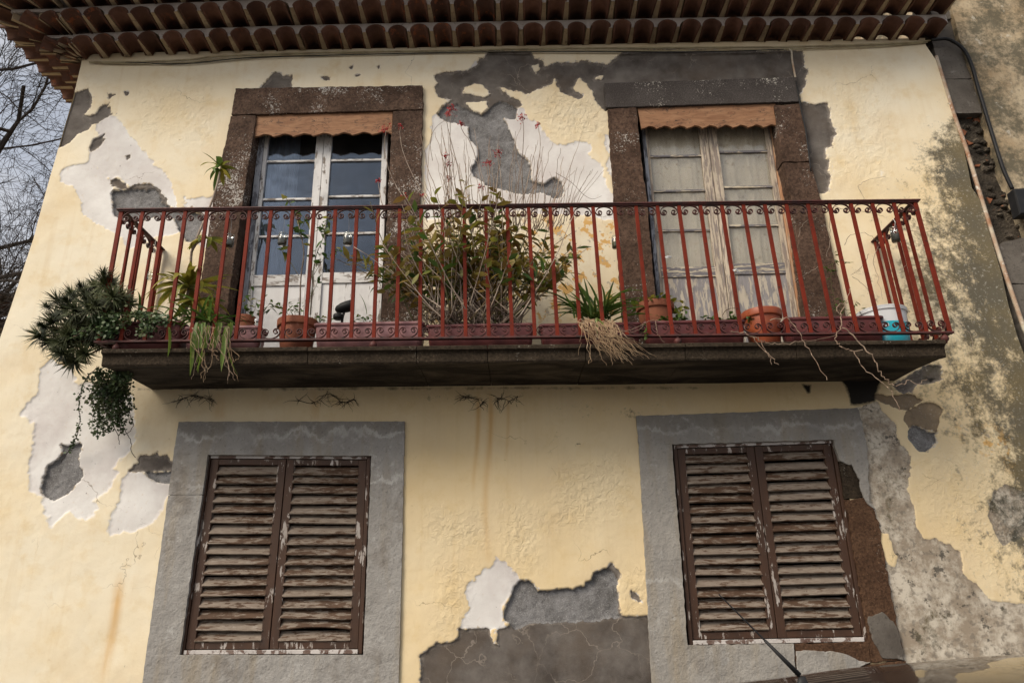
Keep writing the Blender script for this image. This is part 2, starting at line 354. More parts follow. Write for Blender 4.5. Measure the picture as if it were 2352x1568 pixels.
M['frame_blue'] = peel_material("blue_grey_frame", (.36,.37,.40), (.17,.17,.19), .55, 9, (4,4,.8), paint2=(.27,.28,.31))
M['grey_wood'] = peel_material("weathered_grey_wood", (.50,.44,.35), (.30,.28,.28), .46, 5, (5,5,.9), paint2=(.42,.36,.29), under2=(.20,.185,.185))
M['grey_wood_h'] = peel_material("weathered_grey_rails", (.58,.50,.37), (.20,.19,.20), .42, 8, (.8,6,6), under2=(.13,.12,.125))
M['stile_wood'] = peel_material("bare_centre_stile", (.55,.46,.35), (.30,.235,.18), .5, 8, (7,7,.6), under2=(.22,.19,.18))
M['salmon_wood'] = peel_material("salmon_bare_frame", (.45,.245,.135), (.52,.38,.26), .55, 9, (6,6,.5), paint2=(.35,.17,.085), under2=(.34,.21,.13))
def valance_mat():
    b = NB("knotty_pine_board"); p = b.pos(); q = b.vs(p, (1.3,5,6))
    g = b.noise(q, 3.2, 7, .62, 1.6)
    c = b.mix(b.mr(g, .35, .68), (.33,.175,.092), (.20,.092,.046))
    c = b.mix(b.mr(b.noise(b.vs(p,(2.2,6,26)), 2, 6, .6, .8), .5, .7, 0, .5), c, (.40,.235,.13))
    e = b.ma('ABSOLUTE', b.ma('SUBTRACT', b.noise(b.vs(p, (1.6,4,5.5),(3,1,7)), 2.6, 6, .6, 1.2), .5))
    c = b.mix(b.ma('MULTIPLY', b.mr(e, .004, .014, 1, 0), b.mr(b.noise(p, 12, 5, .6), .44, .56)), c, (.045,.028,.022))
    c = b.mix(b.mr(b.noise(b.vs(p,(3,3,8)), 4, 6, .65), .63, .72, 0, .75), c, (.10,.055,.035))
    nr = b.bump(g, .35, .006); b.pr(c, .75, nr, Specular_IOR_Level=.3); return b.m
M['valance'] = valance_mat()
def shutter_mat():
    b = NB("flaking_brown_shutter"); p = b.pos(); q = b.vs(p, (1.0,5,5)); q2 = b.vs(p, (3,3,3))
    big = b.noise(p, 2.2, 5, .6); k = b.mr(b.rnd(), 0, 1, -.045, .045)
    n = b.ma('ADD', b.ma('ADD', b.ma('MULTIPLY', b.noise(q, 11, 8, .68, .3), .7), b.ma('MULTIPLY', big, .3)), k)
    f = b.mr(n, .474, .496)
    pc = b.mix(b.mr(b.noise(q2, 5, 5), .4, .66), (.066,.037,.022), (.095,.055,.034))
    uc = b.mix(b.mr(b.noise(q, 16, 6, .7), .35, .65), (.24,.195,.155), (.15,.113,.085))
    uc = b.mix(b.mr(b.noise(q, 7, 6, .7), .60, .72, 0, .8), uc, (.36,.325,.29))
    c = b.mix(f, pc, uc); nr = b.bump(f, -.6, .003); nr = b.bump(b.noise(q, 24, 5, .7), .4, .004, nr)
    b.pr(c, .72, nr, Specular_IOR_Level=.25); return b.m
M['shutter'] = shutter_mat()
M['shutter_frame'] = peel_material("brown_shutter_frame", (.062,.030,.017), (.30,.25,.21), .76, 6, (4.5,4,1.1), paint2=(.046,.024,.015), under2=(.45,.41,.38))
M['casing'] = peel_material("whitened_window_casing", (.52,.48,.45), (.10,.055,.042), .55, 12, (1,3,1), under2=(.2,.15,.125))
def glass_mat(name, tint, refl=1.0, dust=.06, dcol=(.45,.44,.43), gtint=(1,1,1)):
    b = NB(name); p = b.pos()
    tr = b.n("BsdfTransparent"); tr.inputs[0].default_value = (*tint, 1); gt = gtint
    gl = b.n("BsdfGlossy"); gl.inputs['Roughness'].default_value = .02; gl.inputs['Color'].default_value = (*gt, 1)
    nr = b.bump(b.noise(p, 3.5, 2, .5), .25, .02); b.L(nr, gl.inputs['Normal'])
    fr = b.n("Fresnel"); fr.inputs[0].default_value = 1.5
    m1 = b.n("MixShader"); b.L(b.ma('MULTIPLY', fr.outputs[0], 1.35*refl), m1.inputs[0]); b.L(tr.outputs[0], m1.inputs[1]); b.L(gl.outputs[0], m1.inputs[2])
    df = b.n("BsdfDiffuse"); df.inputs[0].default_value = (*dcol, 1)
    m2 = b.n("MixShader"); b.L(b.mr(b.noise(b.vs(p,(1,1,.6)), 5, 7, .65), .35, .8, dust*.3, dust*2.2), m2.inputs[0]); b.L(m1.outputs[0], m2.inputs[1]); b.L(df.outputs[0], m2.inputs[2])
    b.t.links.new(m2.outputs[0], b.o.inputs[0]); return b.m
M['glass'] = glass_mat("dusty_window_glass", (.80,.86,.92), 1.0, .02, gtint=(.70,.78,.90))
M['glass_dirty'] = glass_mat("grimy_window_glass", (.97,.96,.93), .6, .16, (.74,.67,.55))
M['jar_glass'] = glass_mat("jar_glass", (.80,.83,.80), .8, .06)
M['curtain'] = simple("beige_curtain", (.84,.80,.72), [(3,.4,.7,(.72,.66,.56)), (18,.57,.74,(.36,.28,.18))], .95, (40,.2))
M['curtain_grey'] = simple("grey_net_curtain", (.30,.29,.29), [(3,.4,.7,(.22,.21,.21))], .95, None)
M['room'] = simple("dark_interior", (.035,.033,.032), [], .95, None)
M['leaf_olive'] = simple("olive_leaf", (.25,.205,.045), [(5,.42,.62,(.30,.18,.05)), (11,.56,.68,(.22,.095,.035))], .5, None, spec=.4, var=.35, trans=.4)
M['leaf_green'] = simple("green_leaf", (.065,.13,.024), [(6,.45,.68,(.13,.17,.034))], .42, None, spec=.45, var=.3, trans=.4)
M['leaf_lime'] = simple("striped_lime_leaf", (.19,.27,.045), [(8,.42,.62,(.12,.20,.035)), (16,.55,.7,(.42,.42,.13))], .42, None, spec=.45, var=.2, trans=.4)
M['leaf_gold'] = simple("yellowing_leaf", (.30,.26,.04), [(7,.44,.64,(.16,.20,.035)), (12,.60,.74,(.36,.15,.035))], .48, None, spec=.4, var=.3, trans=.4)
M['leaf_dark'] = simple("dark_spiky_leaf", (.026,.034,.013), [(7,.42,.65,(.055,.062,.022)), (16,.58,.72,(.11,.10,.04))], .6, None, spec=.2, var=.3)
M['leaf_creeper'] = simple("creeper_leaf", (.038,.072,.020), [(9,.45,.65,(.075,.09,.026)), (14,.62,.7,(.14,.075,.03))], .5, None, spec=.35, var=.2)
M['cane'] = simple("dry_grey_cane", (.33,.265,.21), [(8,.40,.62,(.19,.135,.10)), (22,.56,.7,(.44,.38,.32))], .85, (90,.5,.003), var=.3)
M['cane_green'] = simple("green_brown_cane", (.085,.085,.03), [(9,.42,.62,(.15,.085,.045))], .7, None, var=.3)
M['straw'] = simple("dry_straw", (.36,.25,.15), [(8,.40,.62,(.24,.15,.085)), (16,.58,.7,(.48,.38,.26))], .85, None, var=.25)
M['twig'] = simple("pale_dry_twig", (.34,.25,.18), [(8,.40,.62,(.22,.145,.10))], .85, None, var=.2)
M['red'] = simple("scarlet_petal", (.42,.022,.020), [(20,.45,.65,(.30,.012,.022))], .5, None, var=.2)
M['terracotta'] = simple("terracotta_pot", (.27,.095,.048), [(7,.42,.66,(.19,.062,.034)), (30,.6,.72,(.36,.18,.12))], .75, (50,.2))
M['orange_plastic'] = simple("orange_plastic_pot", (.36,.085,.032), [(6,.42,.66,(.26,.060,.028))], .45, None, spec=.45)
M['pink_planter'] = simple("faded_pink_planter", (.33,.165,.165), [(4,.40,.65,(.24,.105,.105)), (13,.55,.72,(.16,.06,.055))], .5, None, spec=.45, stretch=(1,1,2.5))
M['maroon_planter'] = simple("maroon_planter", (.155,.040,.038), [(4,.40,.65,(.10,.026,.026)), (13,.58,.72,(.24,.10,.095))], .5, None, spec=.45, stretch=(1,1,2.5))
M['soil'] = simple("dry_soil", (.05,.036,.026), [(40,.5,.7,(.10,.075,.055))], .95, (60,.8,.02))
M['white_plastic'] = simple("white_bucket_plastic", (.68,.69,.70), [(6,.5,.75,(.50,.49,.47))], .4, None, spec=.5)
M['cyan'] = simple("cyan_bucket_print", (.008,.29,.37), [(9,.55,.72,(.03,.20,.26))], .4, None, spec=.5)
M['black'] = simple("black_plastic", (.014,.014,.015), [(9,.5,.75,(.026,.025,.024))], .55, None, spec=.25)
M['cable_cream'] = simple("cream_cable", (.40,.34,.21), [(9,.42,.65,(.25,.20,.12))], .6, None)
M['conduit'] = simple("rusty_cream_conduit", (.50,.45,.35), [(5,.40,.6,(.30,.15,.08)), (20,.58,.7,(.62,.58,.5))], .7, None)
M['cord'] = simple("white_cord", (.66,.66,.66), [], .8, None)
M['metal'] = simple("zinc_jar_lid", (.42,.41,.39), [(20,.5,.7,(.25,.23,.2))], .35, None, Metallic=.8)
M['bark'] = simple("dark_bark", (.030,.024,.021), [(9,.42,.65,(.055,.045,.038))], .9, None)
M['asphalt'] = simple("worn_asphalt", (.06,.058,.056), [(3,.4,.7,(.085,.082,.078)), (120,.55,.7,(.14,.135,.13))], .9, (140,.5,.01))
M['paving'] = simple("concrete_paving", (.17,.155,.14), [(2,.4,.7,(.13,.12,.11)), (60,.58,.7,(.14,.13,.12))], .9, (80,.4,.01))
M['neighbour'] = None
def neighbour_mat():
    b = NB("mouldy_neighbour_plaster"); p = b.pos()
    c = b.mix(b.mr(b.noise(p, 2.2, 6, .6), .38, .64), (.52,.43,.30), (.34,.25,.15))
    l1 = b.noise(p, 3.0, 9, .74); l3 = b.noise(p, 30, 7, .72)
    bl = b.ma('ADD', b.ma('MULTIPLY', l1, .7), b.ma('MULTIPLY', l3, .3))
    c = b.mix(b.mr(bl, .44, .55, 0, .85), c, (.085,.078,.055))
    c = b.mix(b.mr(b.noise(b.vs(p,(1,1,1),(4,2,1)), 8, 8, .7), .60, .66, 0, .7), c, (.58,.54,.46))
    nr = b.bump(b.noise(p, 40, 6, .7), .6, .01); b.pr(c, .93, nr, Specular_IOR_Level=.15); return b.m
M['neighbour'] = neighbour_mat()
M['block'] = simple("grey_cement_block", (.135,.118,.10), [(4,.40,.66,(.085,.072,.060)), (9,.60,.72,(.24,.22,.195)), (50,.56,.72,(.06,.052,.045))], .95, (60,.4))
M['rubble'] = simple("rubble_masonry", (.085,.068,.05), [(7,.42,.62,(.045,.037,.028)), (13,.57,.66,(.20,.165,.12)), (22,.63,.70,(.26,.11,.055))], .97, (26,1.0,.05))
M['brick'] = simple("broken_brick", (.30,.115,.055), [(14,.45,.65,(.22,.085,.045))], .95, (50,.6))
M['car'] = simple("dark_brown_car_paint", (.012,.008,.007), [], .35, None, spec=.3, Coat_Weight=.8, Coat_Roughness=.02)
M['car_glass'] = simple("dark_car_glass", (.006,.008,.012), [], .04, None, spec=.6)
M['rubber'] = simple("tyre_rubber", (.02,.02,.02), [], .85, (60,.3))
M['alloy'] = simple("alloy_rim", (.45,.45,.46), [], .35, None, Metallic=.9)
M['lens_red'] = simple("tail_lamp", (.25,.012,.010), [], .15, None, spec=.6)
M['lens_white'] = simple("head_lamp", (.6,.6,.62), [], .1, None, spec=.6)
M['ochre'] = simple("ochre_house_wall", (.46,.34,.18), [(3,.4,.7,(.35,.25,.14))], .9, (30,.4))

# ------------------------------------------------------------------ ground
def sheet(name, x0, x1, y0, y1, z, mat):
    o = MB().add([(x0,y0,z),(x1,y0,z),(x1,y1,z),(x0,y1,z)], [(0,1,2,3)]).build(name, mat); return tag(o, kind='structure')
sheet('ground', -600, 600, -600, 600, -.16, M['paving'])
sheet('road', -60, 60, -7.6, -.95, -.13, M['asphalt'])
tag(MB().box(-60, 60, -.95, -.80, -.155, .004).build('kerb', M['paving'], bevel=.015), kind='structure')
tag(MB().box(-60, 60, -.80, .4, -.155, 0.0).build('pavement', M['paving']), kind='structure')

# ------------------------------------------------------------------ the house: main wall
house = thing('old_house', 'crumbling two-storey yellow house with peeling plaster, balcony and clay tile eaves', 'house', (0, 0, 0))
def edge(pts):
    q = [at(x, y, 0) for x, y in pts]; z = np.array([p.z for p in q]); x = np.array([p.x for p in q]); i = np.argsort(z)
    return lambda t: np.interp(t, z[i], x[i])
xl_ = edge([(188,135),(186,148),(169,218),(135,334),(116,404),(77,551),(0,779),(-120,1130),(-270,1568),(-420,2000)])
xr_ = edge([(2120,60),(2126,105),(2154,148),(2186,260),(2211,327),(2232,432),(2250,459),(2274,543),(2299,628),(2316,702),(2337,776),(2352,814),(2445,1110),(2590,1568),(2740,2000)])
ZT = at(1176, 108, 0).z + .01
zs = np.concatenate([np.linspace(0, .93, 14)[:-1], np.arange(.93, ZT, .0085), [ZT]]); NX = 900
uu = np.linspace(0, 1, NX)
XL, XR = xl_(zs), xr_(zs)
GX = XL[:, None] + (XR-XL)[:, None]*uu[None, :]; GZ = np.repeat(zs[:, None], NX, 1)
def vnoise(x, z, f, seed):
    r = np.random.default_rng(seed); T = r.random((128, 128))
    X = x*f + 50; Z = z*f + 50; i = np.floor(X).astype(int); j = np.floor(Z).astype(int); a = X-i; b = Z-j
    a = a*a*(3-2*a); b = b*b*(3-2*b); i %= 128; j %= 128; i1 = (i+1) % 128; j1 = (j+1) % 128
    return T[j,i]*(1-a)*(1-b) + T[j,i1]*a*(1-b) + T[j1,i]*(1-a)*b + T[j1,i1]*a*b
def fbm(x, z, f, o, seed):
    s = 0; t = 0
    for k in range(o): s = s + vnoise(x, z, f*2**k, seed+k)*.55**k; t += .55**k
    return s/t - .5
EDGE = fbm(GX, GZ, 11, 4, 11)*.040 + fbm(GX, GZ, 42, 2, 15)*.020
def sdf(polys, holes=(), soft=.12, noise=1.0):
    out = np.full(GX.shape, -soft)
    for sign, group in ((1, polys), (-1, holes)):
        for pts in group:
            P = np.array([[q.x, q.z] for q in (at(x, y, 0) for x, y in pts)])
            m = (GX > P[:,0].min()-soft) & (GX < P[:,0].max()+soft) & (GZ > P[:,1].min()-soft) & (GZ < P[:,1].max()+soft)
            if not m.any(): continue
            x, z = GX[m], GZ[m]; d = np.full(x.shape, 9.); ins = np.zeros(x.shape, bool)
            for k in range(len(P)):
                a, b = P[k-1], P[k]; e = b-a; L = e@e + 1e-12
                t = np.clip(((x-a[0])*e[0] + (z-a[1])*e[1])/L, 0, 1)
                d = np.minimum(d, np.hypot(x-a[0]-t*e[0], z-a[1]-t*e[1]))
                c = (a[1] > z) != (b[1] > z)
                ins ^= c & (x < e[0]*(z-a[1])/(e[1] if abs(e[1]) > 1e-9 else 1e-9) + a[0])
            s = np.clip(np.where(ins, d, -d), -soft, soft)
            if sign > 0: out[m] = np.maximum(out[m], s)
            else: out[m] = np.minimum(out[m], -s)
    return out + EDGE*noise
def softmask(polys, w):
    s = sdf(polys, soft=w, noise=0); return np.clip((s+w)/(2*w), 0, 1)
z = zz
GREY = [z('A',[(570,580),(600,630),(585,700),(548,745),(575,755),(620,745),(655,700),(712,668),(690,700),(715,700),(715,735),(748,742),(690,755),(640,795),(600,815),(575,850),(500,880),(455,930),(340,985),(360,850),(400,740),(440,620),(530,590)]),
 z('A',[(698,610),(748,615),(712,640)]), z('A',[(815,600),(832,603),(825,614)]), z('A',[(820,1015),(850,1005),(848,1030),(830,1040)]),
 z('A',[(680,870),(665,900),(692,903),(660,940),(620,970),(592,990),(582,960),(610,915),(640,905)]),
 z('A',[(718,1180),(760,1158),(822,1200),(828,1234),(780,1228),(740,1212)]),
 z('A',[(835,1228),(880,1203),(980,1203),(1028,1230),(1052,1270),(1080,1300),(1074,1340),(1150,1365),(1040,1345),(1015,1250),(860,1245)]),
 z('A',[(1800,462),(1850,490),(1910,495),(1902,585),(1690,585),(1740,520),(1770,480)]),
 z('B',[(20,505),(65,508),(60,520),(25,520)]), z('B',[(185,440),(215,430),(205,452)]), z('B',[(215,492),(258,488),(245,502)]), z('B',[(370,430),(388,428),(380,440)]),
 z('B',[(1105,330),(1380,330),(1400,375),(1460,380),(1470,430),(1545,400),(1640,405),(1740,390),(1850,415),(1880,425),(1935,375),(1990,330),(3150,330),(3165,370),(3165,430),(3185,460),(3160,500),(3170,540),(3130,620),(3155,660),(3240,690),(3316,675),(3340,760),(3350,830),(3372,870),(3355,950),(3305,965),(3312,1030),(3332,1060),(3322,1120),(3338,1150),(3332,1250),(3262,1270),(3270,1400),(3200,1400),(3100,900),(3050,650),(1880,700),(1870,740),(1830,690),(1790,650),(1775,620),(1785,600),(1730,540),(1700,500),(1680,510),(1650,570),(1660,600),(1725,610),(1730,640),(1690,650),(1650,625),(1600,610),(1575,600),(1555,550),(1535,510),(1500,545),(1440,575),(1400,590),(1350,615),(1290,600),(1240,580),(1190,565),(1165,570),(1200,600),(1240,640),(1300,650),(1335,690),(1290,705),(1200,720),(1100,700),(1000,730),(900,760),(800,700),(860,650),(780,630),(760,570),(770,540),(745,510),(750,485),(820,465),(960,455),(1025,425),(1035,385),(1080,375)]),
 z('F',[(1500,1340),(1720,1210),(1810,1215),(1810,1300),(1660,1340),(1600,1380),(1540,1390)]),
 z('G',[(720,390),(775,345),(780,310),(830,310),(870,292),(905,305),(935,305),(960,345),(960,390),(850,395),(820,400),(790,390)]),
 z('H',[(550,1262),(660,1268),(715,1270),(735,1360),(770,1360),(755,1270),(850,1240),(1000,1210),(1300,1195),(1440,1165),(1455,1198),(1590,1195),(1640,1215),(1640,1260),(1650,1400),(1650,1700),(1650,2400),(250,2400),(330,1568),(345,1440),(335,1420),(420,1355),(520,1345),(545,1310)]),
 z('H',[(1380,920),(1398,903),(1422,940),(1446,960),(1440,985),(1425,1000),(1432,1100),(1450,1205),(1400,1210),(1300,1000)]),
 z('H',[(1503,1060),(1552,1080),(1562,1110),(1540,1122),(1513,1090)])]
HOLES = [z('B',[(940,570),(1010,545),(1060,550),(1112,610),(1090,637),(1010,627),(933,610)]), z('B',[(950,668),(1087,660),(1102,710),(1060,740),(1000,717)]),
 z('B',[(1378,425),(1422,420),(1432,445),(1410,480),(1383,460)]), z('B',[(1798,495),(1852,487),(1847,512),(1798,517)])]
CONC = [z('D',[(725,70),(860,55),(1000,60),(1040,110),(1075,170),(1150,190),(1250,175),(1230,195),(1330,230),(1320,300),(1270,400),(1215,395),(1170,320),(1140,240),(1000,235),(900,270),(780,245),(745,220),(725,130)]),
 z('B',[(800,690),(900,672),(1000,722),(1060,745),(1110,705),(1170,655),(1230,672),(1290,695),(1280,780),(1200,770),(1250,860),(1270,920),(1300,980),(1330,1020),(1385,1080),(1385,1180),(1460,1195),(1530,1165),(1580,1190),(1595,1240),(1580,1285),(1540,1295),(1440,1250),(1340,1265),(1250,1250),(1160,1230),(1080,1200),(1010,1150),(990,1110),(1010,1060),(1035,1000),(1030,970),(985,920),(960,850),(970,830),(900,800),(820,790),(770,740)]),
 z('G',[(330,240),(370,250),(445,240),(450,280),(430,300),(440,370),(450,390),(435,440),(380,510),(330,550),(280,560),(240,545),(220,510),(225,460),(250,400),(265,360),(310,330),(335,300),(345,270)]),
 z('G',[(812,402),(955,392),(955,460),(870,452),(830,430)]),
 z('H',[(795,1160),(830,1090),(880,1008),(930,1008),(985,1055),(1090,1052),(1240,1030),(1290,990),(1300,960),(1370,930),(1400,950),(1425,1000),(1430,1100),(1440,1195),(1300,1228),(1000,1240),(860,1265),(830,1240),(795,1215)]),
 z('I',[(1712,170),(1760,135),(1820,170),(1868,175),(1862,230),(1810,292),(1770,282),(1720,220)])]
WHITE = [z('A',[(740,755),(790,790),(830,880),(905,930),(945,1000),(1000,1080),(1090,1150),(1130,1230),(1150,1355),(1100,1345),(1070,1290),(1020,1220),(950,1200),(850,1215),(760,1160),(720,1180),(700,1140),(640,1100),(590,1040),(585,980),(620,960),(680,900),(640,870),(630,820),(690,760)]),
 z('A',[(390,1130),(460,1080),(580,1055),(640,1105),(720,1180),(730,1260),(745,1370),(785,1430),(850,1520),(715,1510),(620,1450),(545,1380),(530,1340),(510,1250),(480,1200),(400,1180)]),
 z('D',[(740,200),(900,265),(1000,235),(1140,240),(1170,330),(1100,350),(1020,360),(860,450),(790,380),(715,335)]),
 z('D',[(1300,150),(1395,100),(1380,480),(1300,420),(1330,300)]), z('A',[(1215,1290),(1330,1285),(1362,1320),(1340,1362),(1200,1362)]),
 z('B',[(740,755),(860,740),(1000,760),(1200,765),(1290,700),(1330,705),(1350,760),(1390,790),(1440,830),(1480,880),(1500,915),(1550,950),(1600,940),(1700,925),(1780,930),(1785,970),(1755,1000),(1770,1040),(1830,1080),(1850,1130),(1880,1240),(1925,1300),(1935,1440),(1800,1415),(1540,1400),(1280,1370),(1000,1400),(700,1440),(665,1400),(690,1250),(690,1100),(700,970),(730,900),(725,830)]),
 z('B',[(1865,880),(1895,890),(1915,1160),(1880,1120)]), z('B',[(1030,385),(1030,430),(980,450),(1000,415)]),
 [(118,830),(88,845),(86,900),(52,940),(50,952),(66,973),(78,973),(72,1043),(68,1092),(70,1126),(93,1142),(97,1175),(120,1206),(161,1173),(176,1192),(207,1184),(224,1167),(215,1151),(248,1126),(269,1084),(261,1076),(290,1043),(310,1000),(300,905),(240,895),(205,880),(180,885),(160,850)],
 z('G',[(720,395),(770,390),(820,430),(870,455),(960,460),(910,560),(905,600),(860,660),(800,710),(730,730),(690,710),(625,740),(610,745),(615,680),(640,600),(660,550),(690,500),(675,480),(700,430)]),
 z('H',[(755,870),(790,890),(885,1000),(860,1040),(825,1100),(795,1160),(800,1215),(835,1270),(760,1280),(700,1280),(660,1280),(550,1275),(560,1215),(610,1150),(595,1110),(575,1050),(580,1000),(630,990),(685,925),(710,935),(745,905)])]
REND = [z('I',[(1400,40),(1540,5),(1590,90),(1640,140),(1650,200),(1730,310),(1725,420),(1705,500),(1740,600),(1745,680),(1800,760),(1850,765),(1940,800),(2000,840),(2010,960),(2080,1020),(2180,1110),(2352,1120),(2700,1140),(3100,3000),(1650,3000),(1600,1400),(1540,950),(1500,740),(1440,560),(1400,400)]),
 z('I',[(2180,500),(2260,470),(2352,500),(2440,600),(2400,740),(2230,810),(2190,740),(2150,640)])]
RHOLE = [z('I',[(1540,730),(1600,742),(1642,860),(1632,917),(1585,905)])]
TAN = [z('I',[(1690,60),(1780,20),(1850,15),(1910,50),(1880,90),(1870,180),(1760,150),(1710,150),(1690,110)]), z('I',[(1500,-25),(1700,-30),(1790,0),(1700,60),(1600,30)]),
 z('A',[(1180,950),(1220,970),(1290,1050),(1290,1090),(1230,1105),(1190,1040)]) ][:2]
MOSS = np.zeros(GX.shape)
dR = (XR[:, None] - GX)                                  # metres from the right-hand edge
prof = np.interp(GZ, [at(2300,y,0).z for y in (1568,1300,1100,900,700,500,350,250,100)][::1], [.6,1.0,1.0,1.25,1.25,1.05,.62,.25,.08])
MOSS = np.clip(1.12 - dR/np.maximum(prof, .05), 0, 1)*np.clip(prof/.6, .35, 1)
MOSS = np.maximum(MOSS, .52*softmask([z('F',[(1700,800),(2352,500),(2600,2000),(1750,1700)])], .28))
MOSS = np.maximum(MOSS, .55*softmask([z('I',[(1500,380),(1700,380),(1660,1000),(1600,960)])], .06))
MOSS = np.maximum(MOSS, .50*softmask([z('I',[(1660,1080),(2050,1120),(2000,1430),(1700,1440)])], .10))
MOSS = np.maximum(MOSS, .45*softmask([z('H',[(900,-15),(1800,-20),(1800,40),(1500,150),(1250,100),(950,60)])], .10))
MOSS = np.maximum(MOSS, .30*softmask([z('E',[(-1300,1380),(2400,1350),(2400,1470),(-1300,1480)])], .06))
SOOT_SHADE = np.maximum(softmask([z('F',[(1150,1290),(1430,1290),(1400,1380),(1380,1450),(1280,1475),(1215,1470),(1195,1390)])], .035),
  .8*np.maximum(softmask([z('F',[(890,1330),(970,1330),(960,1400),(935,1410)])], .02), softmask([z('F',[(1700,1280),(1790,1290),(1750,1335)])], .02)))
SOOT_SHADE = np.maximum(SOOT_SHADE, .75*softmask([z('E',[(-1200,1350),(2500,1345),(2500,1368),(-1200,1378)])], .035))  # strip under the slab: dirt and painted shade together
BLIS = np.zeros(GX.shape)
for wgt, pl in ((1, z('H',[(1080,380),(1480,260),(1500,560),(1230,700),(900,720),(820,620),(1060,600)])), (1, z('H',[(380,620),(660,620),(700,800),(480,800),(380,760)])),
   (1, z('H',[(800,560),(960,600),(980,900),(860,980),(780,780)])), (.8, z('H',[(420,860),(640,900),(560,1250),(430,1300)])), (1.2, z('B',[(1360,640),(1560,560),(1840,650),(1860,860),(1700,900),(1500,880)])),
   (.55, z('I',[(1740,300),(2250,150),(2352,600),(2250,1050),(1900,760),(1750,560)])), (.6, z('A',[(850,560),(1450,500),(1400,950),(900,880)])), (.8, z('H',[(1440,950),(1600,960),(1600,1190),(1460,1190)])), (.5, z('C',[(950,350),(1500,350),(1500,1200),(1120,1200)]))):
    BLIS = np.maximum(BLIS, wgt*softmask([pl], .09))
WORN = np.maximum(softmask([z('E',[(1340,240),(1960,230),(1980,930),(1380,930)])], .05), softmask([z('E',[(660,760),(800,820),(790,930),(670,930)])], .03))
WORN = np.maximum(WORN, .9*softmask([z('I',[(1980,160),(2300,150),(2352,420),(2050,250)])], .06)); WORN = np.maximum(WORN, softmask([z('D',[(380,1200),(500,1200),(500,1310),(400,1300)])], .03))
zc_ = at(1176, 900, 0).z
PALE = np.clip((GZ-zc_)/.5, 0, 1)*np.clip(.72-.10*GX, .4, .8) + np.clip((-.9-GX)/1.6, 0, 1)*.8*np.clip((zc_+.5-GZ)/.5, 0, 1) + .35*softmask([z('C',[(1000,340),(1760,320),(2000,1000),(1100,1000)])], .3); PALE = np.clip(PALE*(.95+fbm(GX, GZ, 2.2, 4, 70)*1.6), 0, 1)
PALE2 = softmask([z('C',[(940,340),(1130,340),(1120,1300),(1040,1300)]), z('C',[(1100,900),(1450,950),(1400,1180),(1250,1160)])], .08)
STRK = np.zeros(GX.shape)
for px, y0, y1, ww in ((1120, 905, 1300, .02), (1092, 905, 1130, .015), (720, 900, 965, .03), (500, 905, 965, .04), (270, 1330, 1568, .03), (1160, 910, 1060, .012)):
    a, b_ = at(px, y0, 0), at(px, y1, 0)
    STRK = np.maximum(STRK, np.exp(-((GX-a.x - .02*np.sin(GZ*5))/ww)**2)*np.clip((GZ-b_.z)/(a.z-b_.z), 0, 1)**.5*np.clip((a.z+.05-GZ)/.18, 0, 1))
F_ = dict(white=sdf(WHITE, noise=1.5), grey=sdf(GREY, HOLES), conc=sdf(CONC, HOLES[1:2]), rend=sdf(REND, RHOLE), tan=sdf(TAN), moss=MOSS, soot_shade=SOOT_SHADE, blister=BLIS, worn=WORN, pale=PALE, pale2=PALE2, streak=STRK)
def st(a, w=.006): t = np.clip(a/w*.5+.5, 0, 1); return t*t*(3-2*t)
GY = .005*st(F_['white'])
GY = np.maximum(GY, .006*st(F_['rend'])); GY = np.maximum(GY, .014*st(F_['grey'], .005)); GY = np.maximum(GY, .012*st(F_['tan'])); GY = np.maximum(GY, .028*st(F_['conc'], .005))
GY = GY + fbm(GX, GZ, 1.4, 3, 30)*.022 - BLIS*np.abs(fbm(GX, GZ, 19, 3, 40))*.014 + fbm(GX, GZ, 9, 3, 50)*.0035
GY = GY + fbm(GX, GZ, 40, 2, 60)*.008*st(F_['conc'])
NZ = len(zs); vid = np.arange(NZ*NX).reshape(NZ, NX)
quads = np.stack([vid[:-1,:-1], vid[:-1,1:], vid[1:,1:], vid[1:,:-1]], -1)
OPEN = {'door_l': [(566,262),(916,256),(890,868),(484,868)], 'door_r': [(1448,243),(1800,238),(1893,866),(1494,866)],
        'win_l': [(466,1035),(864,1037),(844,1512),(403,1514)], 'win_r': [(1533,1012),(1929,1000),(2006,1484),(1570,1492)]}
cx = (GX[:-1,:-1]+GX[1:,1:])/2; cz = (GZ[:-1,:-1]+GZ[1:,1:])/2; keep = np.ones(cx.shape, bool)
for k, pts in OPEN.items():
    P = [at(x, y, 0) for x, y in pts]; ins = np.zeros(cx.shape, bool)
    for i in range(4):
        a, b_ = P[i-1], P[i]; c_ = (a.z > cz) != (b_.z > cz)
        ins ^= c_ & (cx < (b_.x-a.x)*(cz-a.z)/((b_.z-a.z) if abs(b_.z-a.z) > 1e-9 else 1e-9) + a.x)
    keep &= ~ins
q = quads[keep]
me = bpy.data.meshes.new('wall'); nv = NZ*NX; nf = len(q)
me.vertices.add(nv); me.vertices.foreach_set("co", np.stack([GX, GY, GZ], -1).astype(np.float32).ravel())
me.loops.add(nf*4); me.loops.foreach_set("vertex_index", q.astype(np.int32).ravel())
me.polygons.add(nf); me.polygons.foreach_set("loop_start", np.arange(0, nf*4, 4, dtype=np.int32)); me.polygons.foreach_set("loop_total", np.full(nf, 4, dtype=np.int32))
me.polygons.foreach_set("use_smooth", np.ones(nf, bool)); me.update(calc_edges=True)
for k, a in F_.items():
    at_ = me.attributes.new(k, 'FLOAT', 'POINT'); at_.data.foreach_set("value", a.astype(np.float32).ravel())
me.materials.append(M['wall']); put('front_wall', me, house, (0,0,0))
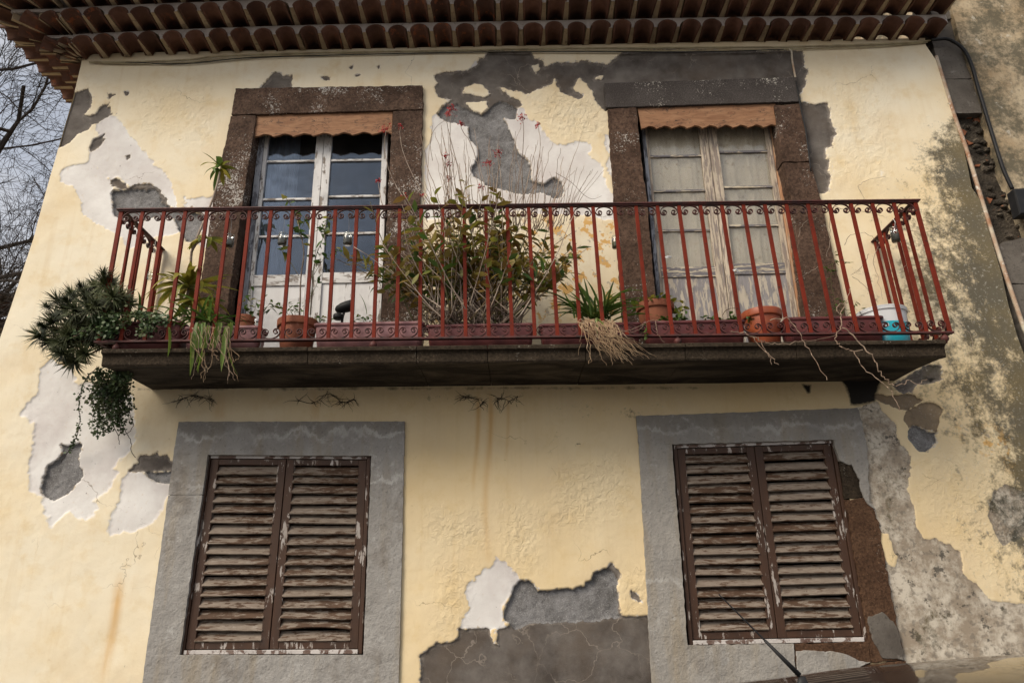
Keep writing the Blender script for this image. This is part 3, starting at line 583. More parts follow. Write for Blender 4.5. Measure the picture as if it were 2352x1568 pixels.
# the rest of the block
m = MB()
for i in range(0, len(zs)-1, 12):
    j = min(i+12, len(zs)-1); m.add([(XL[i],.004,zs[i]),(XL[j],.004,zs[j]),(XL[j]+.02,7,zs[j]),(XL[i]+.02,7,zs[i])], [(0,1,2,3)])
m.build('side_wall', M['sidewall'], house)
XLT, XRT = float(xl_(ZT)), float(xr_(ZT))
m = MB().add([(XLT,7,0),(XRT,7,0),(XRT,7,ZT),(XLT,7,ZT)], [(0,1,2,3)]).add([(XLT+.01,.02,ZT+.02),(XRT,.02,ZT+.02),(XRT,7,ZT+.02),(XLT+.01,7,ZT+.02)], [(0,1,2,3)])
m.build('back_wall', M['sidewall'], house)
# rooms behind the openings (dark interiors) and reveals
for k, pts in OPEN.items():
    P = [at(x, y, 0) for x, y in pts]; y0, y1 = .010, .20
    g = 1.012; c_ = sum(P, Vector())/4; P = [c_+(p-c_)*g for p in P]
    m = MB()
    for i in range(4):
        a, b_ = P[i], P[(i+1) % 4]; m.add([(a.x,y0,a.z),(b_.x,y0,b_.z),(b_.x,y1,b_.z),(a.x,y1,a.z)], [(0,1,2,3)])
    m.build('reveal', M['sidewall'] if 'win' in k else M['basalt'], house)
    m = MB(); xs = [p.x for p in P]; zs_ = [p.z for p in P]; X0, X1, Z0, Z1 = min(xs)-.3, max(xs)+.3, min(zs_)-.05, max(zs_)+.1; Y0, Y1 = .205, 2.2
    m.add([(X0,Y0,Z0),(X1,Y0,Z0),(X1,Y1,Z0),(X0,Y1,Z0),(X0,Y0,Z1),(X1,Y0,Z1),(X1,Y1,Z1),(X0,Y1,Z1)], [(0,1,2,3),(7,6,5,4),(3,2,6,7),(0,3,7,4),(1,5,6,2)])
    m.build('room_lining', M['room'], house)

# ------------------------------------------------------------------ stone and cement surrounds
def slabpoly(name, px, yf, yb, mat, parent, view='d', step=.03, amp=.004, seed=1, bevel=.004):
    P = [at(x, y, yf) for x, y in zz(view, px)]
    P = rag(P, step, amp, seed); c = sum(((P[i-1].x*P[i].z - P[i].x*P[i-1].z) for i in range(len(P))))
    if c < 0: P = P[::-1]
    return MB().prism(P, (0, yb-yf, 0)).build(name, mat, parent, bevel=bevel)
fr = put('door_surround', None, house, (at(750,400,0).x, 0, at(750,400,0).z)); 
slabpoly('lintel_stone', [(541,203),(970,196),(972,251),(531,264)], -.034, .03, M['basalt_lichen'], fr, seed=3)
slabpoly('jamb_stone', [(530,266),(589,264),(562,434),(548,529),(527,674),(513,780),(502,868),(429,868),(445,740),(466,610),(490,455)], -.030, .10, M['basalt_lichen'], fr, seed=4)
slabpoly('jamb_stone', [(903,256),(971,253),(966,468),(963,730),(960,868),(869,868),(876,730),(890,471),(896,351)], -.030, .10, M['basalt_lichen'], fr, seed=5)
fr = put('door_surround', None, house, (at(1600,400,0).x, 0, at(1600,400,0).z))
slabpoly('lintel_stone', [(1388,191),(1832,177),(1837,233),(1392,247)], -.036, .03, M['lintel_grey'], fr, seed=6, amp=.002)
slabpoly('jamb_stone', [(1396,250),(1462,246),(1475,380),(1487,464),(1505,674),(1522,866),(1438,866),(1429,730),(1410,464)], -.030, .10, M['basalt'], fr, seed=7)
slabpoly('jamb_stone', [(1779,242),(1839,238),(1862,371),(1797,372),(1790,320)], -.031, .10, M['basalt'], fr, seed=8)
slabpoly('jamb_stone', [(1798,374),(1862,373),(1887,461),(1938,691),(1969,866),(1876,866),(1852,716),(1819,461)], -.028, .10, M['basalt'], fr, seed=9)
fr = put('window_surround', None, house, (at(650,1250,0).x, 0, at(650,1250,0).z))
slabpoly('cement_band', [(410,968),(930,967),(928,1046),(853,1046.5),(477,1044),(398,1043)], -.022, .03, M['surround'], fr, seed=10, amp=.002, bevel=.0015)
slabpoly('cement_band', [(386,1137),(464.3,1136),(445,1270),(412,1512),(334,1512)], -.0195, .12, M['surround'], fr, seed=11, amp=.002, bevel=.0015)
slabpoly('cement_band', [(399,1036),(478,1037),(464.8,1135),(386.3,1136)], -.0210, .12, M['surround'], fr, seed=23, amp=.002, bevel=.0015)
slabpoly('cement_band', [(853,1039),(928,1038),(924,1250),(917.8,1512),(834,1512)], -.0212, .12, M['surround'], fr, seed=12, amp=.002, bevel=.0015)
slabpoly('cement_band', [(335,1503.6),(918,1503.6),(915,1600),(905,1990),(268,1990),(322,1600)], -.0216, .12, M['surround'], fr, seed=13, amp=.002, bevel=.0015)
fr = put('window_surround', None, house, (at(1770,1250,0).x, 0, at(1770,1250,0).z))
slabpoly('cement_band', [(1462,955),(1970,936),(1985,1005),(1918,1009),(1730,1015),(1543,1020),(1467,1022)], -.022, .03, M['surround2'], fr, seed=14, amp=.003, bevel=.0015)
slabpoly('cement_band', [(1466.5,1013),(1542.5,1012),(1562,1250),(1580,1490),(1493.5,1490),(1480,1250)], -.0205, .12, M['surround2'], fr, seed=15, amp=.003, bevel=.0015)
slabpoly('cement_band', [(1493,1481.6),(1580,1482),(1824,1477),(1827,1568),(1838,2000),(1530,2000),(1501,1600)], -.0215, .12, M['surround2'], fr, seed=16, amp=.003, bevel=.0015)
slabpoly('jamb_stone', [(1930,1058),(1965,1066),(1990,1140),(1940,1146)], -.010, .12, M['slab'], fr, seed=17)
slabpoly('jamb_stone', [(1942,1148),(1992,1141),(2020,1200),(2036,1300),(2055,1400),(2078,1512),(2000,1522),(1997,1474),(1972,1330)], -.012, .12, M['basalt_rust'], fr, seed=18, amp=.007)
slabpoly('sill_stone', [(1826,1478),(1998,1472),(2000,1524),(2080,1516),(2140,1990),(1840,1990),(1829,1570)], -.013, .12, M['basalt_rust'], fr, seed=19, amp=.005)
slabpoly('cement_patch', [(1290,200),(1380,60),(1440,50),(1480,240),(1500,560),(1532,604),(1490,575),(1452,515),(1440,440),(1400,360),(1330,340)], -.021, .01, M['surround2'], fr, 'I', .02, .006, 20)
slabpoly('cement_patch', [(1092,1392),(1180,1385),(1330,1395),(1440,1440),(1500,1455),(1420,1490),(1340,1568),(1340,2200),(1098,2200)], -.022, .01, M['surround2'], fr, 'I', .02, .005, 21)
slabpoly('cement_patch', [(1480,1210),(1560,1170),(1640,1240),(1680,1370),(1690,1440),(1570,1430),(1510,1320)], -.019, .01, M['block'], fr, 'I', .02, .006, 22)

# ------------------------------------------------------------------ doors
def door(name, Y, L, Rt, sx, bars, rail, mats, hidden, glass, parent=house):
    """L,Rt: two picture points on the left/right edge; sx: fractions; bars/rail picture rows"""
    (a, b), (c, d) = [[at(x, y, Y) for x, y in e] for e in (L, Rt)]
    xa = lambda z: a.x + (b.x-a.x)*(z-a.z)/(b.z-a.z); xb = lambda z: c.x + (d.x-c.x)*(z-c.z)/(d.z-c.z)
    X = lambda s, z: xa(z) + (xb(z)-xa(z))*s
    px = (L[0][0]+Rt[0][0])/2; Zp = lambda y: at(px, y, Y).z
    ztop, zbot = at(px, hidden, Y).z, 3.09
    root = put(name, None, parent, (X(.5, zbot), Y, zbot))
    def piece(nm, s0, s1, z0, z1, y0, y1, mat, par=root, bev=.002):
        p = [(X(s0,z0),y0,z0),(X(s1,z0),y0,z0),(X(s1,z1),y0,z1),(X(s0,z1),y0,z1)]
        return MB().hexa(p+[(x,y1,z_) for x,_,z_ in p]).build(nm, mat, par, bevel=bev)
    f0, p0, p1, c0, c1, p2, p3, f1 = sx
    cm = (c0+c1)/2
    piece('frame', 0, f0, zbot, ztop, Y-.02, Y+.06, mats['frameL']); piece('frame', f1, 1, zbot, ztop, Y-.025, Y+.06, mats['frameR'])
    for (s0, q0, q1, s1, bs, rl) in ((f0+.002, p0, p1, cm-.002, bars[0], rail[0]), (cm+.002, p2, p3, f1-.002, bars[1], rail[1])):
        leaf = put('door_leaf', None, root, (X((s0+s1)/2, zbot), Y, zbot))
        zr1, zr0 = Zp(rl[0]), Zp(rl[1])
        piece('stile', s0, q0, zbot, ztop, Y-.012, Y+.028, mats['stile'], leaf); piece('stile', q1, s1, zbot, ztop, Y-.010, Y+.028, mats['stile'], leaf)
        piece('rail', q0, q1, zr0, zr1, Y-.009, Y+.026, mats['rail'], leaf)
        piece('panel', q0, q1, zbot, zr0-.001, Y+.002, Y+.018, mats['panel'], leaf, 0)
        piece('rail', q0, q1, zbot, zbot+.12, Y-.008, Y+.024, mats['rail'], leaf)
        zb = [zr1] + [Zp(v) for v in bs][::-1] + [ztop]
        for v in zb[1:-1]: piece('glazing_bar', q0, q1, v-.009, v+.009, Y-.004, Y+.022, mats['rail'], leaf)
        for i in range(len(zb)-1):
            lo, hi = zb[i]+(.009 if i else 0), zb[i+1]-.009; pp = [(X(q0,lo),Y+.010,lo),(X(q1,lo),Y+.010,lo),(X(q1,hi),Y+.010,hi),(X(q0,hi),Y+.010,hi)]
            MB().hexa(pp+[(x,y+.004,z_) for x,y,z_ in pp]).build('pane', glass, leaf)
    return root, X, zbot, ztop, Zp
dl = door('balcony_door', .115, [(598,300),(561,630)], [(893,300),(880,630)], (.045,.075,.445,.455,.555,.565,.955,.975), [[369,456,541],[369,452,537]], [(630,655),(627,651)],
     dict(frameL=M['frame_blue'], frameR=M['white_wood'], stile=M['white_wood'], rail=M['white_wood_h'], panel=M['panel_white']), 268, M['glass'])
dr = door('balcony_door', .115, [(1473,300),(1508,680)], [(1787,292),(1853,712)], (.025,.045,.415,.42,.535,.545,.895,.935), [[357,437,528],[350,431,520]], [(613,636),(607,632)],
     dict(frameL=M['frame_blue'], frameR=M['salmon_wood'], stile=M['stile_wood'], rail=M['grey_wood_h'], panel=M['grey_wood']), 246, M['glass_dirty'])
def curtain(X, s0, s1, z0, z1, y, amp, n, mat, parent, seed):
    r = random.Random(seed); m = MB(); ph = [r.uniform(0,6) for _ in range(4)]; K = 60; vs = []
    for j in range(7):
        zc = z0+(z1-z0)*j/6
        for i in range(K+1):
            t = i/K; vs.append((X(s0+(s1-s0)*t, zc), y + amp*(math.sin(t*n*6.28+ph[0]+.3*math.sin(j))*.6 + math.sin(t*n*2.7*6.28+ph[1])*.25), zc))
    m.add(vs, [(j*(K+1)+i, j*(K+1)+i+1, (j+1)*(K+1)+i+1, (j+1)*(K+1)+i) for j in range(6) for i in range(K)])
    return m.build('curtain', mat, parent, smooth=True)
curtain(dr[1], .03, .50, 3.35, dr[3], .160, .024, 4, M['curtain'], dr[0], 1); curtain(dr[1], .5, .93, 3.35, dr[3], .160, .024, 3, M['curtain'], dr[0], 2)
curtain(dl[1], .05, .30, 3.35, dl[3], .175, .018, 4, M['curtain_grey'], dl[0], 3)
# carved boards over the doors
def valance(tl, tr, bl, br, n, Y, seed):
    a, b, c, d = [at(x, y, Y) for x, y in (tl, tr, bl, br)]; pts = [a, b]; K = n*10
    for i in range(K+1):
        t = 1-i/K; q_ = c.lerp(d, t); ph = (t*n) % 1.0
        dz = -.004 + .026*(abs(math.sin(math.pi*ph))**.7) - .010*(abs(math.sin(math.pi*(ph*2))) if ph < .5 else 0)
        pts.append(q_ + Vector((0,0,dz-.012)))
    pts = pts[::-1]
    c_ = sum(((pts[i-1].x*pts[i].z - pts[i].x*pts[i-1].z) for i in range(len(pts))))
    if c_ < 0: pts = pts[::-1]
    return MB().prism(pts, (0,.02,0)).build('scalloped_board', M['valance'], house)
valance((590,259), (902,253), (583,311), (900,304), 7, -.012, 1); valance((1464,248), (1780,236), (1473,292), (1788,288), 9, -.012, 2)

# ------------------------------------------------------------------ louvred shutters
def shutters(Q, split, mats, seed):
    """Q: picture corners tl,tr,br,bl of the casing"""
    r = random.Random(seed); Y = .018; tl, tr, br, bl = [at(x, y, Y) for x, y in Q]
    def B(s, t): return (tl.lerp(tr, s)).lerp(bl.lerp(br, s), t)
    root = put('louvred_window', None, house, B(.5, .5))
    def bar(nm, s0, s1, t0, t1, y0, y1, mat, par):
        p = [B(s0,t1), B(s1,t1), B(s1,t0), B(s0,t0)]
        return MB().hexa([Vector((v.x,y0,v.z)) for v in p]+[Vector((v.x,y1,v.z)) for v in p]).build(nm, mat, par, bevel=.003)
    bar('casing', 0, .022, 0, 1, .004, .10, M['shutter_frame'], root); bar('casing', .978, 1, 0, 1, .006, .10, M['shutter_frame'], root)
    bar('casing', .022, .978, 0, .018, .005, .10, M['casing'], root); bar('casing', .022, .978, .980, 1, -.002, .10, M['casing'], root)
    for s0, s1 in ((.025, split-.002), (split+.002, .975)):
        dy = r.uniform(0, .006); lf = put('shutter', None, root, B((s0+s1)/2, .5)); w_ = .048
        bar('stile', s0, s0+w_, .021, .977, .012+dy, .05, M['shutter_frame'], lf); bar('stile', s1-w_, s1, .021, .977, .012+dy, .05, M['shutter_frame'], lf)
        bar('rail', s0+w_, s1-w_, .021, .052, .014+dy, .05, M['shutter_frame'], lf); bar('rail', s0+w_, s1-w_, .944, .977, .014+dy, .05, M['shutter_frame'], lf)
        n = 17
        for k in range(n):
            t = .052 + (.944-.052)*(k+.5)/n; pit = (B(.5,.052)-B(.5,.944)).length/n
            a, b = B(s0+w_-.004, t), B(s1-w_+.004, t); tilt = R(51)+r.gauss(0, .045); L = .072; th = .011
            vs = []; K = 8; sag = r.gauss(0, .0015) - (.012 if (seed == 2 and False) else 0)
            bow = .016 if (seed == 1 and s0 > .4 and k == 15) else r.uniform(-.001, .0015); ea = r.gauss(0, .0025); eb = r.gauss(0, .0025)
            for i in range(K+1):
                u = i/K; c_ = a.lerp(b, u) + Vector((0,0,sag + bow*math.sin(math.pi*u) + ea*(1-u)+eb*u)); nick = r.uniform(-.0015,.0015)
                o_ = Vector((0, -math.cos(tilt), -math.sin(tilt))); nn = Vector((0, -math.sin(tilt), math.cos(tilt)))
                ce = Vector((c_.x, .030+dy, c_.z))
                for uo, un in ((-.5,-.5),(.5,-.5),(.5,.5),(-.5,.5)): vs.append(ce + o_*(uo*L + (nick if uo > 0 else 0)) + nn*un*th)
            fs = [(i*4+j, i*4+(j+1)%4, i*4+4+(j+1)%4, i*4+4+j) for i in range(K) for j in range(4)] + [(3,2,1,0), tuple(K*4+j for j in range(4))]
            MB().add(vs, fs).build('slat', M['shutter'], lf)
    return root
shutters([(478,1045),(852,1047),(832,1500),(415,1502)], .485, None, 1)
shutters([(1545,1022),(1915,1010),(1992,1472),(1582,1480)], .503, None, 2)

# ------------------------------------------------------------------ eaves: three courses of clay tiles bedded in mortar
roof = put('tiled_eaves', None, house, (0, 0, ZT))
PT = .181
def arch_tile(w0, w1, h, L, th=.014, n=9):
    """barrel tile, concave side down, running from (0,0,0) to (0,-L,0)"""
    vs = []
    for w_, y in ((w0, 0), (w1, -L)):
        for rr in (0, th):
            for i in range(n+1):
                an = math.pi*i/n; vs.append((math.cos(an)*(w_/2+rr), y, math.sin(an)*(h+rr)))
    k = n+1; fs = []
    for i in range(n):
        fs += [(i, i+1, 2*k+i+1, 2*k+i), (k+i+1, k+i, 3*k+i, 3*k+i+1), (2*k+i, 2*k+i+1, 3*k+i+1, 3*k+i), (i+1, i, k+i, k+i+1)]
    fs += [(0, 2*k, 3*k, k), (n, k+n, 3*k+n, 2*k+n)]
    me = bpy.data.meshes.new('tile'); me.from_pydata(vs, [], fs); me.materials.append(M['tile']); me.polygons.foreach_set("use_smooth", [True]*len(fs)); return me
def bed(xs, z0, h, y0, y1, w0, w1, zt, mapf, name='mortar'):
    """mortar with arched recesses for the tiles, mapf maps local (x along, y out, z)"""
    m = MB(); n = 9; prof = []
    for x in xs:
        row = [(x-PT/2, z0, 0)]
        row += [(x - math.cos(math.pi*i/n)*.5, z0, i/n) for i in range(n+1)] + [(x+PT/2, z0, 0)]
        prof.append(row)
    fr_v, fs, mi = [], [], []
    for x in xs:
        k = len(m.v); pts = []
        for y, w_ in ((y0, w0), (y1, w1)):
            line = [(x-PT/2, z0)] + [(x - math.cos(math.pi*i/n)*(w_/2+.015), z0 + math.sin(math.pi*i/n)*(h+.015)) for i in range(n+1)] + [(x+PT/2, z0)]
            pts.append([(a, y, b) for a, b in line])
        top = [(a, y1, zt) for a, _, _ in pts[1]]
        N = n+3; vs = [mapf(*v) for v in pts[0]+pts[1]+top]
        m.add(vs, [(i, i+1, N+i+1, N+i) for i in range(N-1)], 0); m.add(vs, [(N+i, N+i+1, 2*N+i+1, 2*N+i) for i in range(N-1)], 1)
    return m.build(name, [M['mortar'], M['mortar_front']], roof)
rows = [(.00, .19, ZT-.005), (.165, .375, ZT+.085), (.345, .60, ZT+.175)]; W0, W1, AH = .108, .124, .050
def sag(x): return -.058*min(1, max(0, (-1.2-x)/2.4))**1.8 - .014*min(1, max(0, (x-1.9)/1.4))   # the eaves dip towards the ends
r_ = random.Random(3); NT = int((XRT-XLT+.02)/PT)+1
for k, (o0, o1, z0) in enumerate(rows):
    tile = arch_tile(W0, W1, AH, o1-o0+.012)
    off = [.0, .35, .65][k]
    xs = [XLT + PT*(i+.62+off-.35*(k>0)) for i in range(NT)]; xs = [x for x in xs if x < XRT+.03]
    bed(xs, z0, AH, -o0, -o1, W0, W1, z0+.086, lambda x, y, z_: (x, y, z_+sag(x)))
    for x in xs:
        put('tile', tile, roof, (x+r_.uniform(-.006,.006), -o0-r_.uniform(-.004,.014), z0+sag(x)+r_.uniform(-.005,.003)), (r_.gauss(0,.012), r_.gauss(0,.035), r_.gauss(0,.025)), (r_.uniform(.94,1.05),1,r_.uniform(.92,1.06)))
    ys = [PT*(i+.6) for i in range(19)]
    bed(ys, z0, AH, -o0, -o1, W0, W1, z0+.086, lambda x, y, z_: (XLT+y, x, z_+sag(-9)))
    for y in ys: put('tile', tile, roof, (XLT-o0, y+r_.uniform(-.004,.004), z0+sag(-9)+r_.uniform(-.003,.002)), (0, 0, -math.pi/2))
    z0 += sag(-9)
    # tiles fanned into the mitred corner
    cxn, cyn = XLT+.012, .012; nf_ = 3 if k == 0 else 4
    for i in range(nf_):
        an = (i+.5)/nf_*math.pi/2; d_ = Vector((-math.sin(an), -math.cos(an), 0)); q0 = (o0+.006)/max(-d_.x, -d_.y); q1 = (o1+.022)/max(-d_.x, -d_.y)
        ft = arch_tile(max(.045, 1.45*q0/(nf_+.5)), min(W1, 1.45*q1/(nf_+.3)), AH*.95, q1-q0)
        put('tile', ft, roof, (cxn+d_.x*q0, cyn+d_.y*q0, z0), (0, 0, -an))
    ox, oy = cxn-o1-.010, cyn-o1-.010
    MB().box(ox, XLT+.05, oy, .05, z0+.058, z0+.086).build('mortar', M['mortar_front'], roof)
    for i in range(nf_+1):
        an = min(max(i/nf_*math.pi/2, .03), math.pi/2-.03); d_ = Vector((-math.sin(an), -math.cos(an), 0)); s_ = Vector((d_.y, -d_.x, 0)); c0 = Vector((cxn, cyn, z0)); q0 = (o0+.01)/max(-d_.x, -d_.y); q1 = (o1-.002)/max(-d_.x, -d_.y)
        MB().prism([c0+d_*q0-s_*.008, c0+d_*q0+s_*.008, c0+d_*q1+s_*.015, c0+d_*q1-s_*.015], (0,0,.0575)).build('mortar', M['mortar'], roof)
# roof slope above the eaves
zt = ZT+.265; m = MB()
m.add([(XLT-.6,-.6,zt),(XRT+.05,-.6,zt),(XRT+.05,3.5,zt+1.9),(XLT+3.4,3.5,zt+1.9),(XLT-.6,7.5,zt),(XRT+.05,7.5,zt)], [(0,1,2,3),(0,3,4),(4,3,2,5)])
m.build('roof_slope', M['tile'], roof)

# ------------------------------------------------------------------ balcony slab
BT = lambda x: -.0075*x                                  # the old balcony sags a little towards one end
SL_T = at(1176, 791, -.672).z; SL_B = at(1176, 832, -.640).z; SB = at(1176, 888, 0).z
xa = (at(226,803,-.66).x + at(240,838,-.645).x)/2; xb = (at(2180,783,-.66).x+at(2166,822,-.645).x)/2
jn = [xa] + [at(p, 800, -.66).x for p in (707, 957, 1120, 1345, 1574, 1830)] + [xb]
bal = put('balcony', None, house, (0, -.33, SL_B))
for i in range(len(jn)-1):
    x0, x1 = jn[i]+.0018, jn[i+1]-.0018; dz = r_.uniform(-.002,.002)
    pr_ = [(.06,SL_T),(-.668,SL_T),(-.672,SL_T-.006),(-.672,SL_T-.027),(-.655,SL_T-.034),(-.648,SL_T-.044),(-.645,SL_B+.01),(-.638,SL_B)]
    un = [(-.638,SL_B),(-.56,SL_B+.012),(-.3,SL_B+.030),(.06,SB+.01)]
    prof = pr_ + un[1:]; n = len(prof)
    vs = [(x, y, zc+dz+BT(x)) for x in (x0, x1) for y, zc in prof]
    m = MB(); m.add(vs, [(j, j+1, n+j+1, n+j) for j in range(len(pr_)-1)] + [tuple(range(n-1,-1,-1)), tuple(n+j for j in range(n))] + [(n-1,0,n,2*n-1)], 0)
    m.add(vs, [(j, j+1, n+j+1, n+j) for j in range(len(pr_)-1, n-1)], 1)
    m.build('slab_stone', [M['slab'], M['soffit']], bal, bevel=.003)

# ------------------------------------------------------------------ iron railing
rail = thing('balcony_railing', 'red wrought iron balcony railing with scrolls between its upright bars', 'railing', (0, -.6, SL_T))
YR = -.60
tz0, tz1 = at(279,489,YR), at(2102,467,YR); bz0, bz1 = at(226,783,YR), at(2181,762,YR)
TZ = at(1176,474,YR).z; BZ = at(1176,773,YR).z; NBAR = 38
tx = lambda i: tz0.x+(tz1.x-tz0.x)*i/(NBAR-1); bx_ = lambda i: bz0.x+(bz1.x-bz0.x)*i/(NBAR-1)
X_at = lambda i, zc: bx_(i) + (tx(i)-bx_(i))*(zc-BZ)/(TZ-BZ)
def tbox(x0, x1, y0, y1, z0, z1):
    return MB().hexa([(x0,y0,z0+BT(x0)),(x1,y0,z0+BT(x1)),(x1,y0,z1+BT(x1)),(x0,y0,z1+BT(x0)),(x0,y1,z0+BT(x0)),(x1,y1,z0+BT(x1)),(x1,y1,z1+BT(x1)),(x0,y1,z1+BT(x0))])
def bar3(p, q_, w_, par, nm='bar', mat=None, dpt=None):
    p, q_ = Vector(p), Vector(q_); hw = w_/2; hd = (dpt or w_)/2
    m = MB().hexa([p+Vector((-hw,-hd,0)), p+Vector((hw,-hd,0)), q_+Vector((hw,-hd,0)), q_+Vector((-hw,-hd,0)), p+Vector((-hw,hd,0)), p+Vector((hw,hd,0)), q_+Vector((hw,hd,0)), q_+Vector((-hw,hd,0))])
    return m.build(nm, mat or M['iron'], par, bevel=.002)
tbox(tx(0)-.03, tx(37)+.03, YR-.022, YR+.022, TZ, TZ+.010).build('top_rail', M['iron_dark'], rail, bevel=.002)
tbox(tx(0)-.02, tx(37)+.02, YR-.014, YR+.014, TZ-.009, TZ-.001).build('under_rail', M['iron_dark'], rail, bevel=.001)
tbox(bx_(0)-.02, bx_(37)+.02, YR-.017, YR+.017, BZ-.014, BZ).build('bottom_rail', M['iron_dark'], rail, bevel=.003)
for i in range(NBAR):
    j = r_.uniform(-.003, .003); wd = .024 if i not in (0, 37) else .028; t_ = BT(bx_(i))
    bar3((bx_(i)+j, YR, BZ+t_), (tx(i), YR, TZ-.009+t_), wd, rail, dpt=.016)
def scroll_mesh(s, flip):
    """pair of facing spirals joined by an arc against the rail; s = bar spacing"""
    m = MB(); sg = -1 if flip else 1
    for side in (-1, 1):
        # outer arc: centre of the half ellipse
        arc = []
        for k in range(15):
            a = math.pi/2*(k/14); arc.append((side*(s*.475)*math.sin(a), -s*.02 - s*.38*(1-math.cos(a))))
        spx, spz = arc[-1]; R0_ = s*.205; cx_, cz_ = spx-side*R0_*1.0, spz
        N = 26
        for k in range(1, N+1):
            a = k/N*math.pi*2.45; rr = R0_*(1-.74*(k/N)**.8); arc.append((cx_+side*rr*math.cos(a), cz_-rr*math.sin(a)*1.0))
        m.flat([(x, 0, sg*z_) for x, z_ in arc], .015, .0042)
        ex, ez = arc[-1]; m.lathe((ex,0,sg*ez), [(.0055,-.0055),(.0055,.0055)], 8, 1, True, True)
    me = bpy.data.meshes.new('scroll'); me.from_pydata(m.v, [], m.f); me.materials.append(M['iron_dark']); return me
s_t = tx(1)-tx(0); s_b = bx_(1)-bx_(0)
sm_t = scroll_mesh(s_t-.024, False); sm_b = scroll_mesh(s_b-.024, True)
for i in range(NBAR-1):
    put('scroll', sm_t, rail, ((X_at(i,TZ-.05)+X_at(i+1,TZ-.05))/2, YR, TZ-.010+BT(tx(i))), (0, r_.uniform(-.03,.03), 0), (1, 1, r_.uniform(.95,1.05)))
    put('scroll', sm_b, rail, ((X_at(i,BZ+.05)+X_at(i+1,BZ+.05))/2, YR, BZ+.001+BT(tx(i))), (0, r_.uniform(-.04,.04), 0), (1, 1, r_.uniform(.92,1.06)))
for e, i in ((-1, 0), (1, 37)):
    xt, xbt = tx(i), bx_(i)
    tbox(xt-.020, xt+.020, YR+.023, -.005, TZ-.001, TZ+.009).build('top_rail', M['iron_dark'], rail, bevel=.002)
    tbox(xbt-.014, xbt+.014, YR+.018, -.005, BZ-.013, BZ-.001).build('bottom_rail', M['iron_dark'], rail, bevel=.002)
    for k in range(1, 5):
        y = YR + .143*k - .0; bar3((xbt, y, BZ-.002+BT(xbt)), (xt, y, TZ-.004+BT(xbt)), .016, rail, dpt=.024)
    for k in range(4):
        y = YR + .143*(k+.5)
        put('scroll', sm_t, rail, (xt, y, TZ-.010+BT(xt)), (0, 0, math.pi/2), (.93,1,1)); put('scroll', sm_b, rail, (xbt, y, BZ+.001+BT(xt)), (0, 0, math.pi/2), (.93,1,1))
for p in (270, 858, 1557, 2172):
    c = at(p, 785, YR); zc = (SL_T+BZ-.012)/2+BT(c.x); hh = (BZ-.012-SL_T)/2
    MB().lathe((c.x, YR, zc), [(.008,-hh),(.012,-.02),(.020,-.014),(.0245,0),(.020,.014),(.012,.02),(.008,hh)], 14, 1, True, True).build('ball_foot', M['iron_dark'], rail, smooth=True)

# ------------------------------------------------------------------ neighbouring building at the right
nb = thing('neighbouring_building', 'taller mouldy plastered building joining the yellow house at the right edge', 'building', (at(2300,300,0).x, .05, 0))
def poly(name, pts, view, yf, yb, mat, par, seed=1, amp=.004, step=.04, bevel=.003): return slabpoly(name, pts, yf, yb, mat, par, view, step, amp, seed, bevel)
P1 = [(440,-60),(470,60),(530,290),(600,480),(690,740),(770,1000),(812,1130),(880,1300),(960,1480),(1150,2200),(1400,3200),(1800,4600),(3600,4600),(3600,-700),(300,-700)]
poly('plaster_wall', P1, 'P', .0, .6, M['neighbour'], nb, 31, .006, .06, 0)
poly('rubble_joint', [(300,300),(560,280),(900,1300),(1150,2200),(1750,4600),(1350,4600),(800,2000),(560,1000),(380,360)], 'P', .09, .5, M['rubble'], nb, 32, .01, .06, 0)
poly('cement_block', [(352,316),(545,292),(606,514),(420,516)], 'P', .02, .30, M['block'], nb, 33)
poly('cement_block', [(421,519),(606,517),(668,738),(489,741)], 'P', .022, .30, M['block'], nb, 34)
poly('cement_block', [(300,150),(480,120),(530,292),(352,318),(340,270)], 'P', .05, .30, M['block'], nb, 35)
poly('cement_block', [(300,-200),(430,-200),(480,118),(340,148)], 'P', .03, .30, M['block'], nb, 36)
poly('cement_block', [(752,330),(800,275),(960,240),(1060,540),(838,545)], 'Q', .012, .30, M['block'], nb, 37)
poly('cement_block', [(839,549),(1062,544),(1200,980),(985,1010)], 'Q', .016, .30, M['block'], nb, 38)
poly('cement_block', [(986,1014),(1202,984),(1420,1700),(1220,1720)], 'Q', .014, .30, M['block'], nb, 39)
for i, pp in enumerate(([(566,752),(606,756),(600,772),(572,770)], [(615,775),(658,770),(656,796),(622,796)], [(530,838),(566,860),(552,886)], [(562,912),(610,938),(580,945)], [(620,1075),(655,1072),(650,1088),(622,1088)], [(700,1290),(735,1300),(720,1330)])):
    poly('brick_fragment', pp, 'P', .078, .16, M['brick'], nb, 50+i, .002, .02, 0)
r2 = random.Random(12)
for i in range(70):                                      # field stones of the open joint
    t = r2.random(); yy = 780+t*900; xx = 520+(yy-780)*.40 + r2.uniform(10, 175)
    if yy > 1500 and xx > 900: continue
    c = at(*zz('P', [(xx, yy)])[0], .085); s_ = r2.uniform(.018, .042); m = MB(); vs = []; K = 7
    for zl, sc_ in ((.01, 1), (-.016, .75), (-.024, .35)):
        for k in range(K): an = k/K*6.283; q_ = s_*sc_*r2.uniform(.75, 1.15); vs.append((c.x+math.cos(an)*q_, .085+zl, c.z+math.sin(an)*q_*.75))
    m.add(vs, [(j*K+k, j*K+(k+1)%K, (j+1)*K+(k+1)%K, (j+1)*K+k) for j in range(2) for k in range(K)] + [tuple(2*K+k for k in range(K))])
    m.build('field_stone', M['rubble'], nb, smooth=False)
MB().box(at(2352,300,0).x+.1, at(2352,300,0).x+6, .62, 8, 0, 9.5).build('building_block', M['neighbour'], nb)

